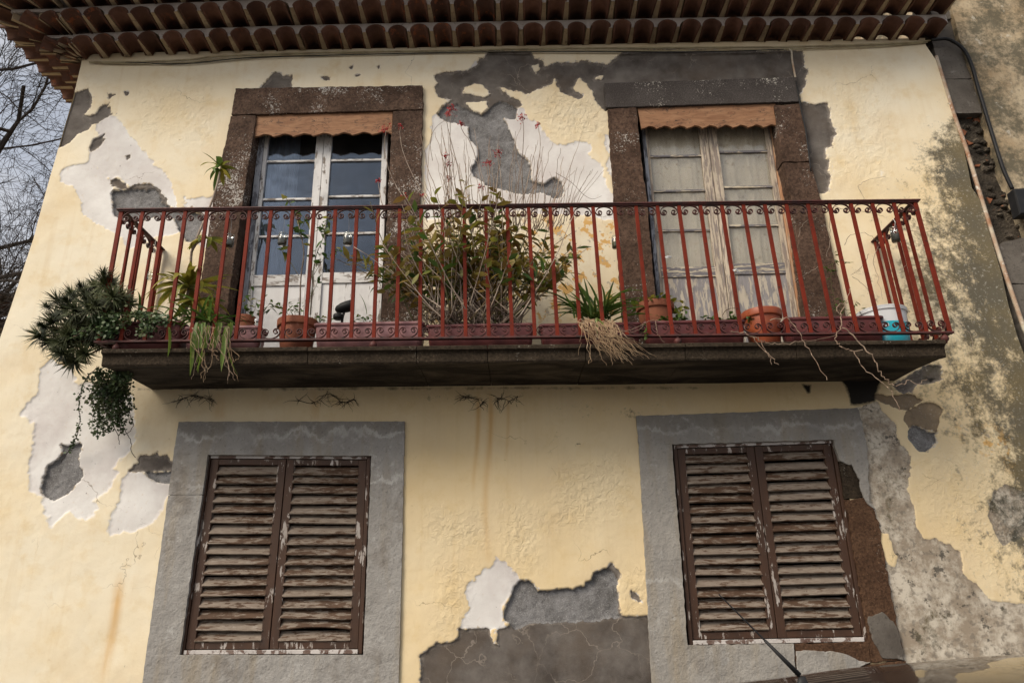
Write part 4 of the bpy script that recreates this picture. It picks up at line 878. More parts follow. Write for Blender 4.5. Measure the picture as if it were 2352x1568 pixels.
def path(view, pts, Y, sub=5, wob=0, seed=0):
    """smooth 3d polyline through picture points; Y number or function of index fraction"""
    r = random.Random(seed); P = []
    for i, (x, y) in enumerate(zz(view, pts)):
        yy = Y(i/(len(pts)-1)) if callable(Y) else Y; P.append(at(x, y, yy))
    if sub <= 1 or len(P) < 3: return P
    out = []
    for i in range(len(P)-1):
        p0, p1, p2, p3 = P[max(i-1,0)], P[i], P[i+1], P[min(i+2,len(P)-1)]
        for k in range(sub):
            t = k/sub; out.append(.5*((2*p1)+(p2-p0)*t+(2*p0-5*p1+4*p2-p3)*t*t+(3*p1-p0-3*p2+p3)*t**3) + Vector((r.gauss(0,wob), r.gauss(0,wob), r.gauss(0,wob))))
    return out+[P[-1]]
# cables and pipes fixed to the facade
def cable(name, view, pts, Y, rad, mat, label, sub=5):
    return tag(MB().tube(path(view, pts, Y, sub), rad, 6).build(name, mat, smooth=True), label, 'pipe' if 'conduit' in name else 'cable')
cable('service_cable', 'd', [(205,143),(330,142),(440,137),(500,130),(700,122),(1000,117),(1200,113),(1500,110),(1800,108),(1950,104),(2080,99),(2140,93)], -.020, .0075, M['cable_cream'], 'cream cable, upper of those running along the wall just under the eaves')
cable('service_cable', 'd', [(230,145),(340,147),(450,142),(620,128),(800,126),(1000,121),(1200,119),(1500,117),(1700,116),(1850,112),(2000,108),(2130,98)], -.016, .005, M['cable_cream'], 'thin cream cable, lower of those running along the wall just under the eaves')
cable('black_wire', 'd', [(205,142),(300,144),(420,147),(560,134),(735,128),(900,124),(1100,120),(1400,119),(1560,121),(1800,114)], -.018, .004, M['black'], 'thin black wire wound along the cream cables under the eaves')
cable('wall_conduit', 'C', [(815,328),(832,335),(838,400),(858,505),(862,540)], -.018, .008, M['conduit'], 'short cream conduit dropping from the eaves above the right balcony door', 3)
cable('wall_wire', 'C', [(862,530),(885,660),(900,740),(925,850),(945,1000),(960,1120)], -.040, .005, M['black'], 'dark wire running down beside the right balcony door surround', 3)
cable('corner_conduit', 'P', [(365,370),(430,580),(490,770),(545,920),(600,1090),(660,1290),(710,1450),(770,1640),(850,1880),(960,2200)], .0, .016, M['conduit'], 'rusty cream conduit climbing the joint between the two houses', 4)
cable('black_hose', 'P', [(335,262),(390,256),(440,256),(500,285),(555,335),(600,430),(640,570),(690,735),(740,900),(790,1060),(820,1140),(865,1235)], -.03, .014, M['black'], 'thick black cable arching over from the eaves down the neighbouring wall', 5)
jb = thing('junction_box', 'black electrical junction box on the right wall edge', 'junction box', at(*zz('P',[(905,1310)])[0], -.02))
poly('box_body', [(872,1232),(1010,1225),(1060,1390),(915,1402)], 'P', -.085, -.001, M['black'], jb, 41, 0, .2, .006)
poly('box_lid', [(880,1240),(1004,1234),(1050,1382),(920,1393)], 'P', -.095, -.086, M['black'], jb, 42, 0, .2, .004)

# ------------------------------------------------------------------ small things standing on the balcony
FZ = SL_T + .001
def fz(x): return FZ + BT(x)
def planter(px0, px1, pyrim, Y, mat, label, depth=.17):
    a, b = at(px0, pyrim, Y-depth/2), at(px1, pyrim, Y-depth/2); z1 = (a.z+b.z)/2; x0, x1 = a.x, b.x; z0 = fz((x0+x1)/2)+.002; z1 = max(z1, z0+.12)
    t = thing('planter_box', label, 'planter', ((x0+x1)/2, Y, z0), 'long planter boxes on the balcony')
    def ring(x0_, x1_, d, z_, rr=.03, n=4):
        out = []
        for cx_, cy_, a0 in ((x1_-rr, Y+d/2-rr, 0), (x0_+rr, Y+d/2-rr, 90), (x0_+rr, Y-d/2+rr, 180), (x1_-rr, Y-d/2+rr, 270)):
            for k in range(n+1): an = R(a0+90*k/n); out.append((cx_+rr*math.cos(an), cy_+rr*math.sin(an), z_))
        return out
    def loft(rings, cap0=True, cap1=False):
        m = MB(); n = len(rings[0]); m.add([v for q_ in rings for v in q_], [(j*n+k, j*n+(k+1)%n, (j+1)*n+(k+1)%n, (j+1)*n+k) for j in range(len(rings)-1) for k in range(n)])
        if cap0: m.f.append(tuple(range(n-1,-1,-1))); m.mi.append(0)
        if cap1: m.f.append(tuple((len(rings)-1)*n+k for k in range(n))); m.mi.append(0)
        return m
    tp = .022; h = z1-z0
    loft([ring(x0+tp,x1-tp,depth-2*tp,z0), ring(x0+tp*.4,x1-tp*.4,depth-tp*.8,z0+h*.55), ring(x0+.004,x1-.004,depth-.008,z1-.018)]).build('box', mat, t, smooth=True)
    loft([ring(x0,x1,depth,z1-.020), ring(x0-.006,x1+.006,depth+.012,z1-.012), ring(x0-.006,x1+.006,depth+.012,z1), ring(x0+.010,x1-.010,depth-.02,z1), ring(x0+.012,x1-.012,depth-.024,z1-.03)], False).build('rim', mat, t, smooth=False)
    m = MB(); K = 24; vs = []; rs = random.Random(int(px0))
    for j in range(5):
        for k in range(K+1): vs.append((x0+.015+(x1-x0-.03)*k/K, Y-depth/2+.015+(depth-.03)*j/4, z1-.022+rs.uniform(-.008,.012)))
    m.add(vs, [(j*(K+1)+k, j*(K+1)+k+1, (j+1)*(K+1)+k+1, (j+1)*(K+1)+k) for j in range(4) for k in range(K)]); m.build('soil', M['soil'], t, smooth=True)
    return t
planter(262, 418, 738, -.44, M['maroon_planter'], 'maroon planter box under the dark spiky plant at the left end')
planter(424, 596, 749, -.45, M['pink_planter'], 'dull pink planter behind the striped trailing leaves')
planter(722, 972, 740, -.46, M['pink_planter'], 'pale pink planter box in front of the white balcony door')
planter(980, 1226, 744, -.46, M['maroon_planter'], 'dark pink planter overgrown by the big red-flowered plant')
planter(1240, 1472, 742, -.46, M['maroon_planter'], 'maroon planter with the grassy plant and hanging dry straw')
planter(1478, 1712, 736, -.46, M['maroon_planter'], 'maroon planter below the weathered grey balcony door')
planter(1806, 2030, 727, -.46, M['maroon_planter'], 'maroon planter, the one nearest the white and blue bucket')
def pot(px, pyrim, wpx, Y, mat, label, hz=None, z0=None):
    c = at(px, pyrim, Y-.1); e = at(px+wpx/2, pyrim, Y); c2 = at(px, pyrim, Y); rad = abs(e.x-c2.x); zf = fz(c.x) if z0 is None else z0; z1 = c.z; h = z1-zf
    t = thing('flower_pot', label, 'flower pot', (c.x, Y, zf)); o = (c.x, Y, zf)
    MB().lathe(o, [(rad*.66,0),(rad*.70,.004),(rad*.90,h-.05),(rad*.90,h-.045)], 28).build('pot_body', mat, t, smooth=True)
    MB().lathe(o, [(rad*.90,h-.050),(rad*.985,h-.048),(rad,h-.040),(rad*1.01,h-.004),(rad,h),(rad*.93,h),(rad*.90,h-.03)], 28, 1, False).build('pot_rim', mat, t, smooth=True)
    MB().lathe(o, [(rad*.91,h-.03),(rad*.5,h-.022),(.002,h-.018)], 20, 1, False).build('soil', M['soil'], t, smooth=True)
    return (c.x, Y, z1), rad
potA = pot(675, 727, 92, -.42, M['terracotta'], 'round terracotta pot holding the tall leafy sapling')
potB = pot(1510, 688, 86, -.30, M['terracotta'], 'tall terracotta pot of yellowing leaves beside the grey door')
potC = pot(1759, 706, 90, -.40, M['orange_plastic'], 'bright orange plastic pot in front of the weathered door')
potD = pot(553, 716, 44, -.33, M['terracotta'], 'small terracotta pot of weeds at the foot of the white door')
# bucket
c = at(2043, 706, -.50); rad = abs(at(2098,706,-.40).x-at(1990,706,-.40).x)/2; bzf = fz(c.x); h = at(2043,702,-.5).z-bzf
bk = thing('paint_bucket', 'white plastic bucket with a cyan printed band at the right end of the balcony', 'bucket', (c.x,-.38,bzf)); o = (c.x, -.38, bzf)
MB().lathe(o, [(rad*.84,0),(rad*.86,.006),(rad*.97,h-.03),(rad*.97,h-.02)], 32).build('bucket_body', M['white_plastic'], bk, smooth=True)
MB().lathe(o, [(rad*.97,h-.030),(rad*1.02,h-.028),(rad*1.03,h-.018),(rad,h-.016),(rad*1.02,h-.004),(rad*1.0,h),(rad*.95,h),(rad*.94,h-.05)], 32, 1, False).build('bucket_rim', M['white_plastic'], bk)
MB().lathe(o, [(rad*.875,.012),(rad*.955,h*.62),(rad*.93,h*.625)], 32, 1, False).build('printed_band', M['cyan'], bk, smooth=True)
an0 = R(238); m = MB()
for k in range(6):
    for zc in (h*.50, h*.57):
        an = an0+k*.06; rr = rad*(.962 if zc > h*.53 else .952); m.v.append((o[0]+rr*math.cos(an), o[1]+rr*math.sin(an), bzf+zc))
m.f = [(2*k, 2*k+2, 2*k+3, 2*k+1) for k in range(5)]; m.mi = [0]*5; m.build('label_flash', M['white_plastic'], bk)
MB().tube([(o[0]+rad*1.04*math.cos(a), o[1]+rad*.6*math.sin(a)-.06, bzf+h-.02+.05*math.sin(a)) for a in [math.pi*k/14 for k in range(15)]], .0035, 6).build('wire_handle', M['metal'], bk)
# hanging glass jars
def jar(px, py, wpx, Y, label, liquid=None, side=None):
    c = at(px, py, Y); rad = abs(at(px+wpx/2,py,Y).x-c.x); h = rad*3.1; t = thing('glass_jar', label, 'jar', (c.x,Y,c.z-h/2), 'glass jars hung on the railing'); o = (c.x, Y, c.z-h/2)
    MB().lathe(o, [(rad*.85,0),(rad,.006),(rad,h*.70),(rad*.86,h*.80),(rad*.84,h*.86),(rad*.92,h*.87),(rad*.92,h*.97),(rad*.88,h*.97)], 18).build('glass_body', M['jar_glass'], t, smooth=True)
    MB().lathe(o, [(rad*.95,h*.84),(rad*.97,h*.885),(rad*.95,h*.93)], 18, 1, False).build('neck_ring', M['jar_glass'], t, smooth=True)
    if liquid: MB().lathe(o, [(rad*.80,.004),(rad*.93,.010),(rad*.93,h*.45),(.001,h*.45)], 16).build('water', liquid, t, smooth=True)
    MB().tube([(c.x, Y-.0, o[2]+h*.90), (c.x+.006, Y-.01, o[2]+h*1.3), (c.x, Y-.005, TZ-.015+BT(c.x))], .0013, 4).build('hanging_wire', M['metal'], t)
M['greenwater'] = simple("green_jar_water", (.16,.155,.03), [], .1, None, spec=.5); M['murk'] = simple("cloudy_jar_water", (.20,.19,.16), [], .2, None)
jar(527, 552, 20, -.575, 'glass jar hanging in front of the left stone jamb of the white door', M['murk'])
jar(649, 549, 20, -.575, 'glass jar hanging before the left leaf of the white door', M['murk'])
jar(799, 548, 20, -.575, 'glass jar hanging before the right leaf of the white door', M['murk'])
jar(345, 634, 12, -.30, 'small glass jar hanging inside the left side rail')
jar(1415, 556, 20, -.575, 'glass jar of green water hanging left of the grey door', M['greenwater'])
jar(2058, 538, 24, -.40, 'glass jar hanging at the right side rail above the bucket', M['murk'])
# black solar spotlight
c = at(790, 712, -.40); t = thing('garden_spotlight', 'black garden spotlight standing in the pale pink planter', 'lamp', (c.x,-.40,c.z-.06))
hd = MB(); K = 18
for j, (rr, dx) in enumerate(((.012,-.068),(.030,-.058),(.044,-.030),(.050,.0),(.052,.042),(.050,.046))):
    for k in range(K): an = k/K*6.283; hd.v.append((c.x+dx+.01, -.40+rr*math.cos(an)*.9, c.z+.022+rr*math.sin(an)*.75+dx*.25))
hd.f = [(j*K+k, j*K+(k+1)%K, (j+1)*K+(k+1)%K, (j+1)*K+k) for j in range(5) for k in range(K)]+[tuple(5*K+k for k in range(K)), tuple(range(K-1,-1,-1))]; hd.mi = [0]*len(hd.f)
hd.build('lamp_head', M['black'], t, smooth=True)
MB().lathe((c.x-.035,-.40,c.z-.055), [(.028,-.01),(.034,-.004),(.034,.020),(.024,.028),(.002,.030)], 16).build('battery_base', M['black'], t, smooth=True)
MB().tube([(c.x+.004,-.40,c.z-.005),(c.x-.006,-.40,c.z-.05),(c.x-.01,-.40,c.z-.12)], .009, 8).build('stake', M['black'], t)
# clear plastic bottle cut as a cloche
c = at(588, 760, -.47); t = thing('plastic_bottle', 'crumpled clear plastic bottle left of the terracotta pot', 'bottle', (c.x,-.47,fz(c.x)))
MB().lathe((c.x,-.47,fz(c.x)+.002), [(.036,0),(.040,.01),(.037,.06),(.041,.09),(.036,.12),(.040,.15),(.034,.19),(.016,.225),(.014,.245)], 16).build('bottle_body', M['jar_glass'], t, smooth=True)
MB().lathe((c.x,-.47,fz(c.x)+.245), [(.016,0),(.016,.018),(.001,.019)], 12).build('bottle_cap', M['white_plastic'], t)
for i, (px, py) in enumerate(((1534, 592), (1690, 621))):
    c = at(px, py, YR-.012); m = MB(); rr = random.Random(i)
    for k in range(4): m.tube([(c.x+rr.uniform(-.02,-.012), YR-.013, c.z+rr.uniform(-.012,.006)), (c.x, YR-.017-.002*k, c.z+rr.uniform(-.004,.006)), (c.x+rr.uniform(.012,.026), YR-.013, c.z+rr.uniform(-.014,.01))], .0030, 5)
    tag(m.build('cord_tie', M['cord']), ['white cord knotted on a bar, the left one before the grey door', 'white cord knotted on a bar, the right one before the grey door'][i], 'cord')

# ------------------------------------------------------------------ plants
def leaf_mesh(name, mat, prof, bend, fold=.25, n=6):
    """leaf along +y of length 1, width 1 (scaled later); prof half widths"""
    vs = []; 
    for i in range(n+1):
        t = i/n; hw = np.interp(t, [q_[0] for q_ in prof], [q_[1] for q_ in prof]); an = bend*t
        y = math.sin(an)/bend if abs(bend) > 1e-4 else t; zc = -(1-math.cos(an))/bend if abs(bend) > 1e-4 else 0
        vs += [(-hw, y, zc+hw*fold*.16), (0, y, zc), (hw, y, zc+hw*fold*.16)]
    fs = [f for i in range(n) for f in ((i*3, i*3+1, i*3+4, i*3+3), (i*3+1, i*3+2, i*3+5, i*3+4))]
    me = bpy.data.meshes.new(name); me.from_pydata(vs, [], fs); me.materials.append(mat); me.polygons.foreach_set("use_smooth", [True]*len(fs)); return me
LAN = [(0,.10),(.25,.42),(.5,.5),(.8,.27),(1,.01)]; STRAP = [(0,.35),(.2,.5),(.7,.42),(1,.02)]; OVAL = [(0,.04),(.2,.38),(.45,.5),(.75,.34),(1,.01)]
def orient(d, up=None, roll=0):
    y = Vector(d).normalized(); u = Vector(up) if up is not None else Vector((0,0,1))
    x = y.cross(u)
    if x.length < 1e-4: x = y.orthogonal()
    x.normalize(); zv = x.cross(y); m = Matrix((x, y, zv)).transposed()
    return m @ Matrix.Rotation(roll, 3, 'Y')
def leaf(parent, me, p, d, L, W, roll=0, name='leaf'):
    return put(name, me, parent, p, orient(d, None, roll), (W, L, L))
def curve3(p, d, L, n, grav, wob, r):
    P = [Vector(p)]; d = Vector(d).normalized()
    for i in range(n):
        d = (d + Vector((r.gauss(0,wob), r.gauss(0,wob), r.gauss(0,wob)-grav))).normalized(); P.append(P[-1]+d*L/n)
    return P
# --- the big clump with grey canes and red flower heads
r = random.Random(21)
base = at(1085, 742, -.44)
big = thing('flowering_cane_plant', 'big bushy clump of grey canes and olive leaves with small red flower heads', 'plant', (base.x, -.44, base.z-.05))
olives = [leaf_mesh('leaf', mt_, LAN, b_, .3) for mt_ in (M['leaf_olive'], M['leaf_olive'], M['leaf_gold'], M['leaf_green']) for b_ in (.2, .8)]
heads = []
nleaf = 0
def red_head(p, s, par, seed):
    rr = random.Random(seed); m = MB()
    for k in range(int(10+s*6)):
        d = Vector((rr.gauss(0,1), rr.gauss(0,1), rr.gauss(.1,.9))).normalized(); c_ = Vector(p)+d*s*.014*rr.uniform(.4,1.6); u = d.orthogonal().normalized(); v = d.cross(u)
        for a in range(3):
            an = a*2.1+rr.random(); e = (u*math.cos(an)+v*math.sin(an)+d*.3)*.008*rr.uniform(.7,1.3); sd_ = e.cross(d).normalized()*.0026
            m.add([c_-sd_, c_+e*.6-sd_*1.3, c_+e, c_+e*.6+sd_*1.3, c_+sd_], [(0,1,2,3,4)])
        m.tube([p, c_], .0008, 3)
    m.build('flower_head', M['red'], par)
extra = MB()
def leaf_in(m, me_, p, d, L, W, roll):
    mt3 = orient(d, None, roll); k = len(m.v)
    m.v += [tuple(Vector(p) + mt3 @ Vector((v.co.x*W, v.co.y*L, v.co.z*L))) for v in me_.vertices]
    m.f += [tuple(i_+k for i_ in f.vertices) for f in me_.polygons]; m.mi += [r.choice((0,0,0,1,2))]*len(me_.polygons)
for i in range(215):                                     # canes
    side = r.choice((-1, 1)); bx = base.x + side*.15 + r.gauss(0, .09); by = -.47 + r.gauss(0, .05); bz = base.z + r.uniform(-.05, .03)
    tgt = r.uniform(-1, 1); ang = tgt*R(52) + side*R(4) - R(3) + r.gauss(0, .07); L = r.uniform(.42, .95)*(1.05-.10*abs(tgt))
    d = Vector((math.sin(ang), r.gauss(-.02, .16), math.cos(ang)))
    P = curve3((bx, by, bz), d, L, 9, .004 if abs(tgt) < .6 else -.012, .055, r)
    MB().tube(P, r.uniform(.0036, .0062), 5, .0018).build('cane', M['cane'] if r.random() < .75 else M['cane_green'], big, smooth=True)
    if r.random() < .74:
        t0 = r.uniform(.34, .62); K = r.randint(6, 11)
        for k in range(K):
            t = t0 + (1-t0)*k/K; q_ = t*9; a = P[min(int(q_), 8)].lerp(P[min(int(q_)+1, 9)], q_ % 1); dv = (P[min(int(q_)+1,9)]-P[min(int(q_),8)]).normalized()
            s_ = dv.cross(Vector((0,1,0))).normalized()*(1 if k % 2 else -1)
            ld = (dv*r.uniform(.3,.9) + s_*r.uniform(.5,1.0) + Vector((0, r.gauss(0,.35), r.gauss(0,.15)))).normalized(); ll, ww, ro = r.uniform(.055,.11), r.uniform(.024,.040), r.gauss(0,.6)
            if nleaf < 300: leaf(big, olives[r.choice((0,1,2,3,0,1,2,3,4,5,6,7))], a, ld, ll, ww, ro)
            else: leaf_in(extra, olives[r.choice((0,1))], a, ld, ll, ww, ro)
            nleaf += 1
if extra.v: tag(extra.build('foliage', [M['leaf_olive'], M['leaf_gold'], M['leaf_green']], big, smooth=True), kind='stuff')
tops = [('B',[(900,1350),(870,1100),(850,900),(855,720)],1.8),('B',[(940,1350),(900,1100),(850,900),(830,800),(835,745)],.9),('B',[(1080,1400),(1050,1150),(990,950),(930,850),(920,810)],.8),('B',[(1330,1400),(1320,1100),(1330,900),(1325,770)],1.5),
 ('B',[(1400,1400),(1420,1100),(1440,950),(1425,820)],.9),('B',[(760,1400),(610,1150),(530,950),(525,825)],.7),('B',[(640,1450),(480,1180),(425,1000),(430,850)],1.8),('B',[(1090,1350),(1100,1200),(1110,1110),(1095,1065)],1.3),('B',[(1150,1350),(1160,1150),(1180,1050),(1155,1000)],1.6),
 ('B',[(860,1400),(830,1250),(815,1100),(820,1020)],1.0),('B',[(870,1400),(850,1200),(845,1070)],.8),('B',[(800,1400),(830,1250),(845,1170)],1.0),('B',[(1070,1450),(1060,1300),(1050,1220)],1.1),('B',[(620,1450),(560,1350),(550,1290)],1.1),('B',[(700,1450),(680,1320),(668,1275)],.6),('B',[(420,1400),(390,1250),(380,1185)],.7)]
for k, (v, pts, s_) in enumerate(tops):
    P = path(v, pts, lambda t: -.46-.05*math.sin(k)*t, 5, .0012, k); MB().tube(P, .0034, 4, .0018).build('flower_stem', M['cane'], big); red_head(P[-1], s_*1.5, big, k)
for k in range(62):                                      # bare thin stems
    x0 = r.uniform(760, 1560); x1 = x0 + (x0-1120)*r.uniform(.15,.55) + r.gauss(0, 50); y1 = r.uniform(720, 1150)+abs(x1-1100)*.25
    P = path('B', [(x0, 1500), ((x0+x1)/2+r.gauss(0,25), (1500+y1)/2), (x1, y1)], -.46+r.gauss(0,.06), 6, .0042, 100+k); MB().tube(P, .0031, 4, .0014).build('bare_stem', M['cane'] if k % 3 else M['twig'], big)
for k in range(9):
    P = path('B', [(1500+k*22, 1500-k*10), (1560+k*18, 1300), (1500+k*45, 1080+r.uniform(0,160))], -.47+r.gauss(0,.04), 6, .002, 150+k); MB().tube(P, .0026, 4, .0011).build('bare_stem', M['cane'], big)
for pts in ([(1540,1130),(1640,1190),(1720,1270),(1780,1300),(1840,1280)], [(735,1050),(720,920),(760,830),(830,780)]):
    MB().tube(path('B', pts, -.5, 5), .0022, 4, .001).build('bare_stem', M['cane'], big)
MB().tube(path('E', [(1230,510),(1320,560),(1390,640),(1420,690),(1500,730),(1560,760)], -.52, 5), .003, 4, .0015).build('bare_stem', M['twig'], big)
MB().tube(path('E', [(1350,810),(1450,700),(1530,610),(1600,540),(1625,490)], -.50, 5), .0042, 5, .003).build('cane', M['cane_green'], big)
for xx, yy in ((1500,640),(1540,600),(1470,660),(1580,560),(1520,620),(1600,535),(1630,480),(1450,700)):
    leaf(big, olives[r.choice((0,4,5))], at(*zz('E',[(xx,yy)])[0], -.50), (r.uniform(-1,1), -.3, r.uniform(-.3,1)), .045, .022, r.random())
for sidex in (-.15, .13):                                # tangled roots at the foot
    m = MB()
    for k in range(150):
        a = r.uniform(0, 6.28); p = Vector((base.x+sidex+r.gauss(0,.07), -.46+r.gauss(0,.03), base.z+r.uniform(-.01,.06)))
        m.tube(curve3(p, (math.cos(a), r.gauss(-.3,.4), r.uniform(-.5,.35)), r.uniform(.06,.2), 5, .12, .25, r), r.uniform(.0012,.0026), 3, .0008)
    tag(m.build('root_tangle', M['cane'], big), kind='stuff')
# --- spiky dark clump at the left end
r = random.Random(5)
sp_m = []
for v in range(4):
    m = MB(); rr = random.Random(v)
    for k in range(100):
        th = math.acos(1-1.35*(k+.5)/100); ph = k*2.39996+rr.gauss(0,.15); d = Vector((math.sin(th)*math.cos(ph), math.sin(th)*math.sin(ph), math.cos(th))); L = rr.uniform(.6, 1.15); d = (d + Vector((rr.gauss(0,.12), rr.gauss(0,.12), rr.gauss(0,.12)))).normalized(); s_ = d.cross(Vector((0,0,1)))
        s_ = (s_.normalized() if s_.length > 1e-3 else Vector((1,0,0)))*.034; t1 = d*L*.5+Vector((0,0,.03)); t2 = d*L - Vector((0,0,.10*math.sin(th)))
        m.add([-s_*.8, s_*.8, t1+s_, t1-s_, t2], [(0,1,2,3), (3,2,4)])
    me = bpy.data.meshes.new('rosette'); me.from_pydata(m.v, [], m.f); me.materials.append(M['leaf_dark']); sp_m.append(me)
c = at(230, 760, -.55); sp = thing('spiky_rosette_plant', 'dark green clump of spiky rosettes spilling over the left end of the balcony', 'plant', (c.x, -.50, SL_T))
spots = [(385,790,.9),(480,760,.9),(560,740,.8),(690,690,1.1),(740,770,1.0),(800,780,.85),(640,770,.9),(430,850,.8),(350,930,.9),(280,1020,1.1),(390,900,.95),(500,860,.9),(600,850,.95),(700,840,.95),(470,960,1.0),(560,960,.9),(420,1060,1.0),(340,1060,.9),(500,1050,.95),(580,1050,.85),(490,1180,1.05),(420,1130,.9),(560,1130,.8),(640,950,.85),(660,1060,.75),(530,700,.55),(850,810,.6),(620,700,.8),(380,985,.9),(320,830,.6),(680,620,.6),(740,690,.8),(580,800,.9),(450,800,.8),(520,920,1),(300,960,.7),(610,1000,.9),(400,1100,.9),(460,1010,.9),(700,940,.7),(640,820,.9),(760,830,.8)]
for i, (x, y, s_) in enumerate(spots):
    Y = -.55 + r.uniform(-.10, .14); p = at(*zz('D',[(x,y)])[0], Y); d = Vector(((x-640)/420, -1.0+r.gauss(0,.3), -(y-900)/420+.25)).normalized()
    put('rosette', sp_m[i % 4], sp, p, d.to_track_quat('Z','Y').to_euler(), (.128*s_,)*3)
    root_ = Vector((c.x+.10, -.44, SL_T+.16)); MB().tube([root_, root_.lerp(p, .5)+Vector((r.gauss(0,.02), r.gauss(0,.02), .01)), p], .008, 5, .005).build('stem', M['cane_green'], sp)
MB().tube(path('D', [(680,660),(690,600),(700,575),(705,570)], -.60, 3), .004, 5, .002).build('dry_tip', M['cane'], sp)
# --- generic leafy things
def small_leaves(m, P, n, size, r, spread=.012, flat=.6):
    for k in range(n):
        q_ = r.random()*(len(P)-1.001); a = P[int(q_)].lerp(P[int(q_)+1], q_ % 1) + Vector((r.gauss(0,spread), r.gauss(0,spread), r.gauss(0,spread*.7)))
        d = Vector((r.gauss(0,1), r.gauss(-.4,.6), r.gauss(-.1,.6))).normalized(); u = d.cross(Vector((r.gauss(0,.5), -1, r.gauss(0,.5)))).normalized(); s_ = size*r.uniform(.6,1.3)
        m.add([a, a+d*s_*.5+u*s_*.36, a+d*s_, a+d*s_*.5-u*s_*.36], [(0,1,2,3)])
r = random.Random(9)
cr = thing('trailing_creeper', 'small-leaved creeper trailing over the left front edge of the balcony rail', 'plant', at(300,750,-.62))
m = MB(); ml = MB()
for pts in ([(1000,905),(880,880),(760,890),(660,930),(560,990),(480,1020)], [(860,900),(740,960),(660,1000)], [(1000,920),(960,960),(940,1000)], [(760,890),(690,900),(640,920),(620,960)], [(1080,920),(980,890),(860,870)], [(720,900),(700,950),(720,990)]):
    P = path('D', pts, -.63, 5, .006, len(pts)); m.tube(P, .002, 4); small_leaves(ml, P, 170, .026, r, .024)
m.build('stem', M['cane'], cr); tag(ml.build('foliage', M['leaf_creeper'], cr), kind='stuff')
cr = thing('hanging_creeper_strand', 'single thin strand of creeper hanging down the wall below the balcony', 'plant', at(190,960,-.10))
P = path('d', [(220,847),(205,860),(190,885),(184,910),(182,940),(184,968),(180,990),(170,1015),(155,1040),(140,1062)], lambda t: -.35*(1-t)-.012, 5, .002, 3); MB().tube(P, .0028, 5).build('stem', M['bark'], cr)
ml = MB(); small_leaves(ml, P[4:-6], 150, .020, r, .008); tag(ml.build('foliage', M['leaf_creeper'], cr), kind='stuff')
cr = thing('hanging_creeper_mass', 'thick hanging mass of small-leaved creeper under the left corner of the balcony', 'plant', at(260,920,-.2))
m = MB(); ml = MB()
for k in range(34):
    x0 = r.uniform(228, 296); y0 = r.uniform(838, 866); L = r.uniform(60, 150); x1 = x0+r.uniform(-24, 10)
    P = path('d', [(x0,y0),((x0+x1)/2-4,y0+L*.5),(x1,y0+L)], lambda t: -.46+.34*t+r.gauss(0,.02), 5, .004, k); m.tube(P, .0016, 3); small_leaves(ml, P, 75, .024, r, .015)
for pts in ([(262,940),(285,985),(300,1010),(303,1040),(312,1050)], [(255,960),(270,1000),(275,1020)], [(290,930),(305,975),(285,1000)]):
    m.tube(path('d', pts, -.05, 5, .003, 4), .0022, 4)
tag(m.build('dry_tendrils', M['bark'], cr), kind='stuff'); tag(ml.build('foliage', M['leaf_creeper'], cr), kind='stuff')
# --- dragon-plant with bare stem
straps = [leaf_mesh('leaf', mt_, STRAP, b_, .35, 8) for mt_ in (M['leaf_gold'], M['leaf_green'], M['leaf_lime']) for b_ in (.5, 1.2, 2.0)]
r = random.Random(31)
c = at(430, 748, -.40); dp = thing('dragon_plant', 'tall bare-stemmed plant with tufts of yellow-green strap leaves left of the white door', 'plant', (c.x,-.40,c.z))
P = path('d', [(412,760),(425,700),(437,640),(440,580),(455,540),(480,480),(497,430),(505,395)], lambda t: -.40+.06*t, 5); MB().tube(P, .010, 7, .007).build('stem', M['cane'], dp, smooth=True)
P2 = path('d', [(415,750),(428,710),(432,690)], -.41, 5); MB().tube(P2, .010, 7, .008).build('stem', M['cane'], dp, smooth=True)
P3 = path('d', [(440,580),(452,560),(470,552)], -.38, 5); MB().tube(P3, .006, 6, .005).build('stem', M['cane'], dp, smooth=True)
def tuft(par, p, n, L, W, meshes, r, elev=(-.2, 1.0), dirx=0):
    for k in range(n):
        a = k*2.4+r.random()*.5; e = r.uniform(*elev); d = Vector((math.cos(a)+dirx, math.sin(a)*.8, e)).normalized()
        leaf(par, r.choice(meshes), Vector(p)+d*.012, d, L*r.uniform(.65,1.1), W*r.uniform(.75,1.15), r.gauss(0,.3))
tuft(dp, at(505,385,-.34), 13, .17, .040, straps[0:2]+straps[4:5], r, (-.5,.9)); tuft(dp, at(475,550,-.38), 12, .16, .036, straps[0:3], r, (-.3,.7)); tuft(dp, at(433,662,-.42), 34, .30, .048, straps[0:3], r, (-.15,1.1)); tuft(dp, at(455,690,-.45), 18, .22, .044, straps[0:4], r, (-.5,.6))
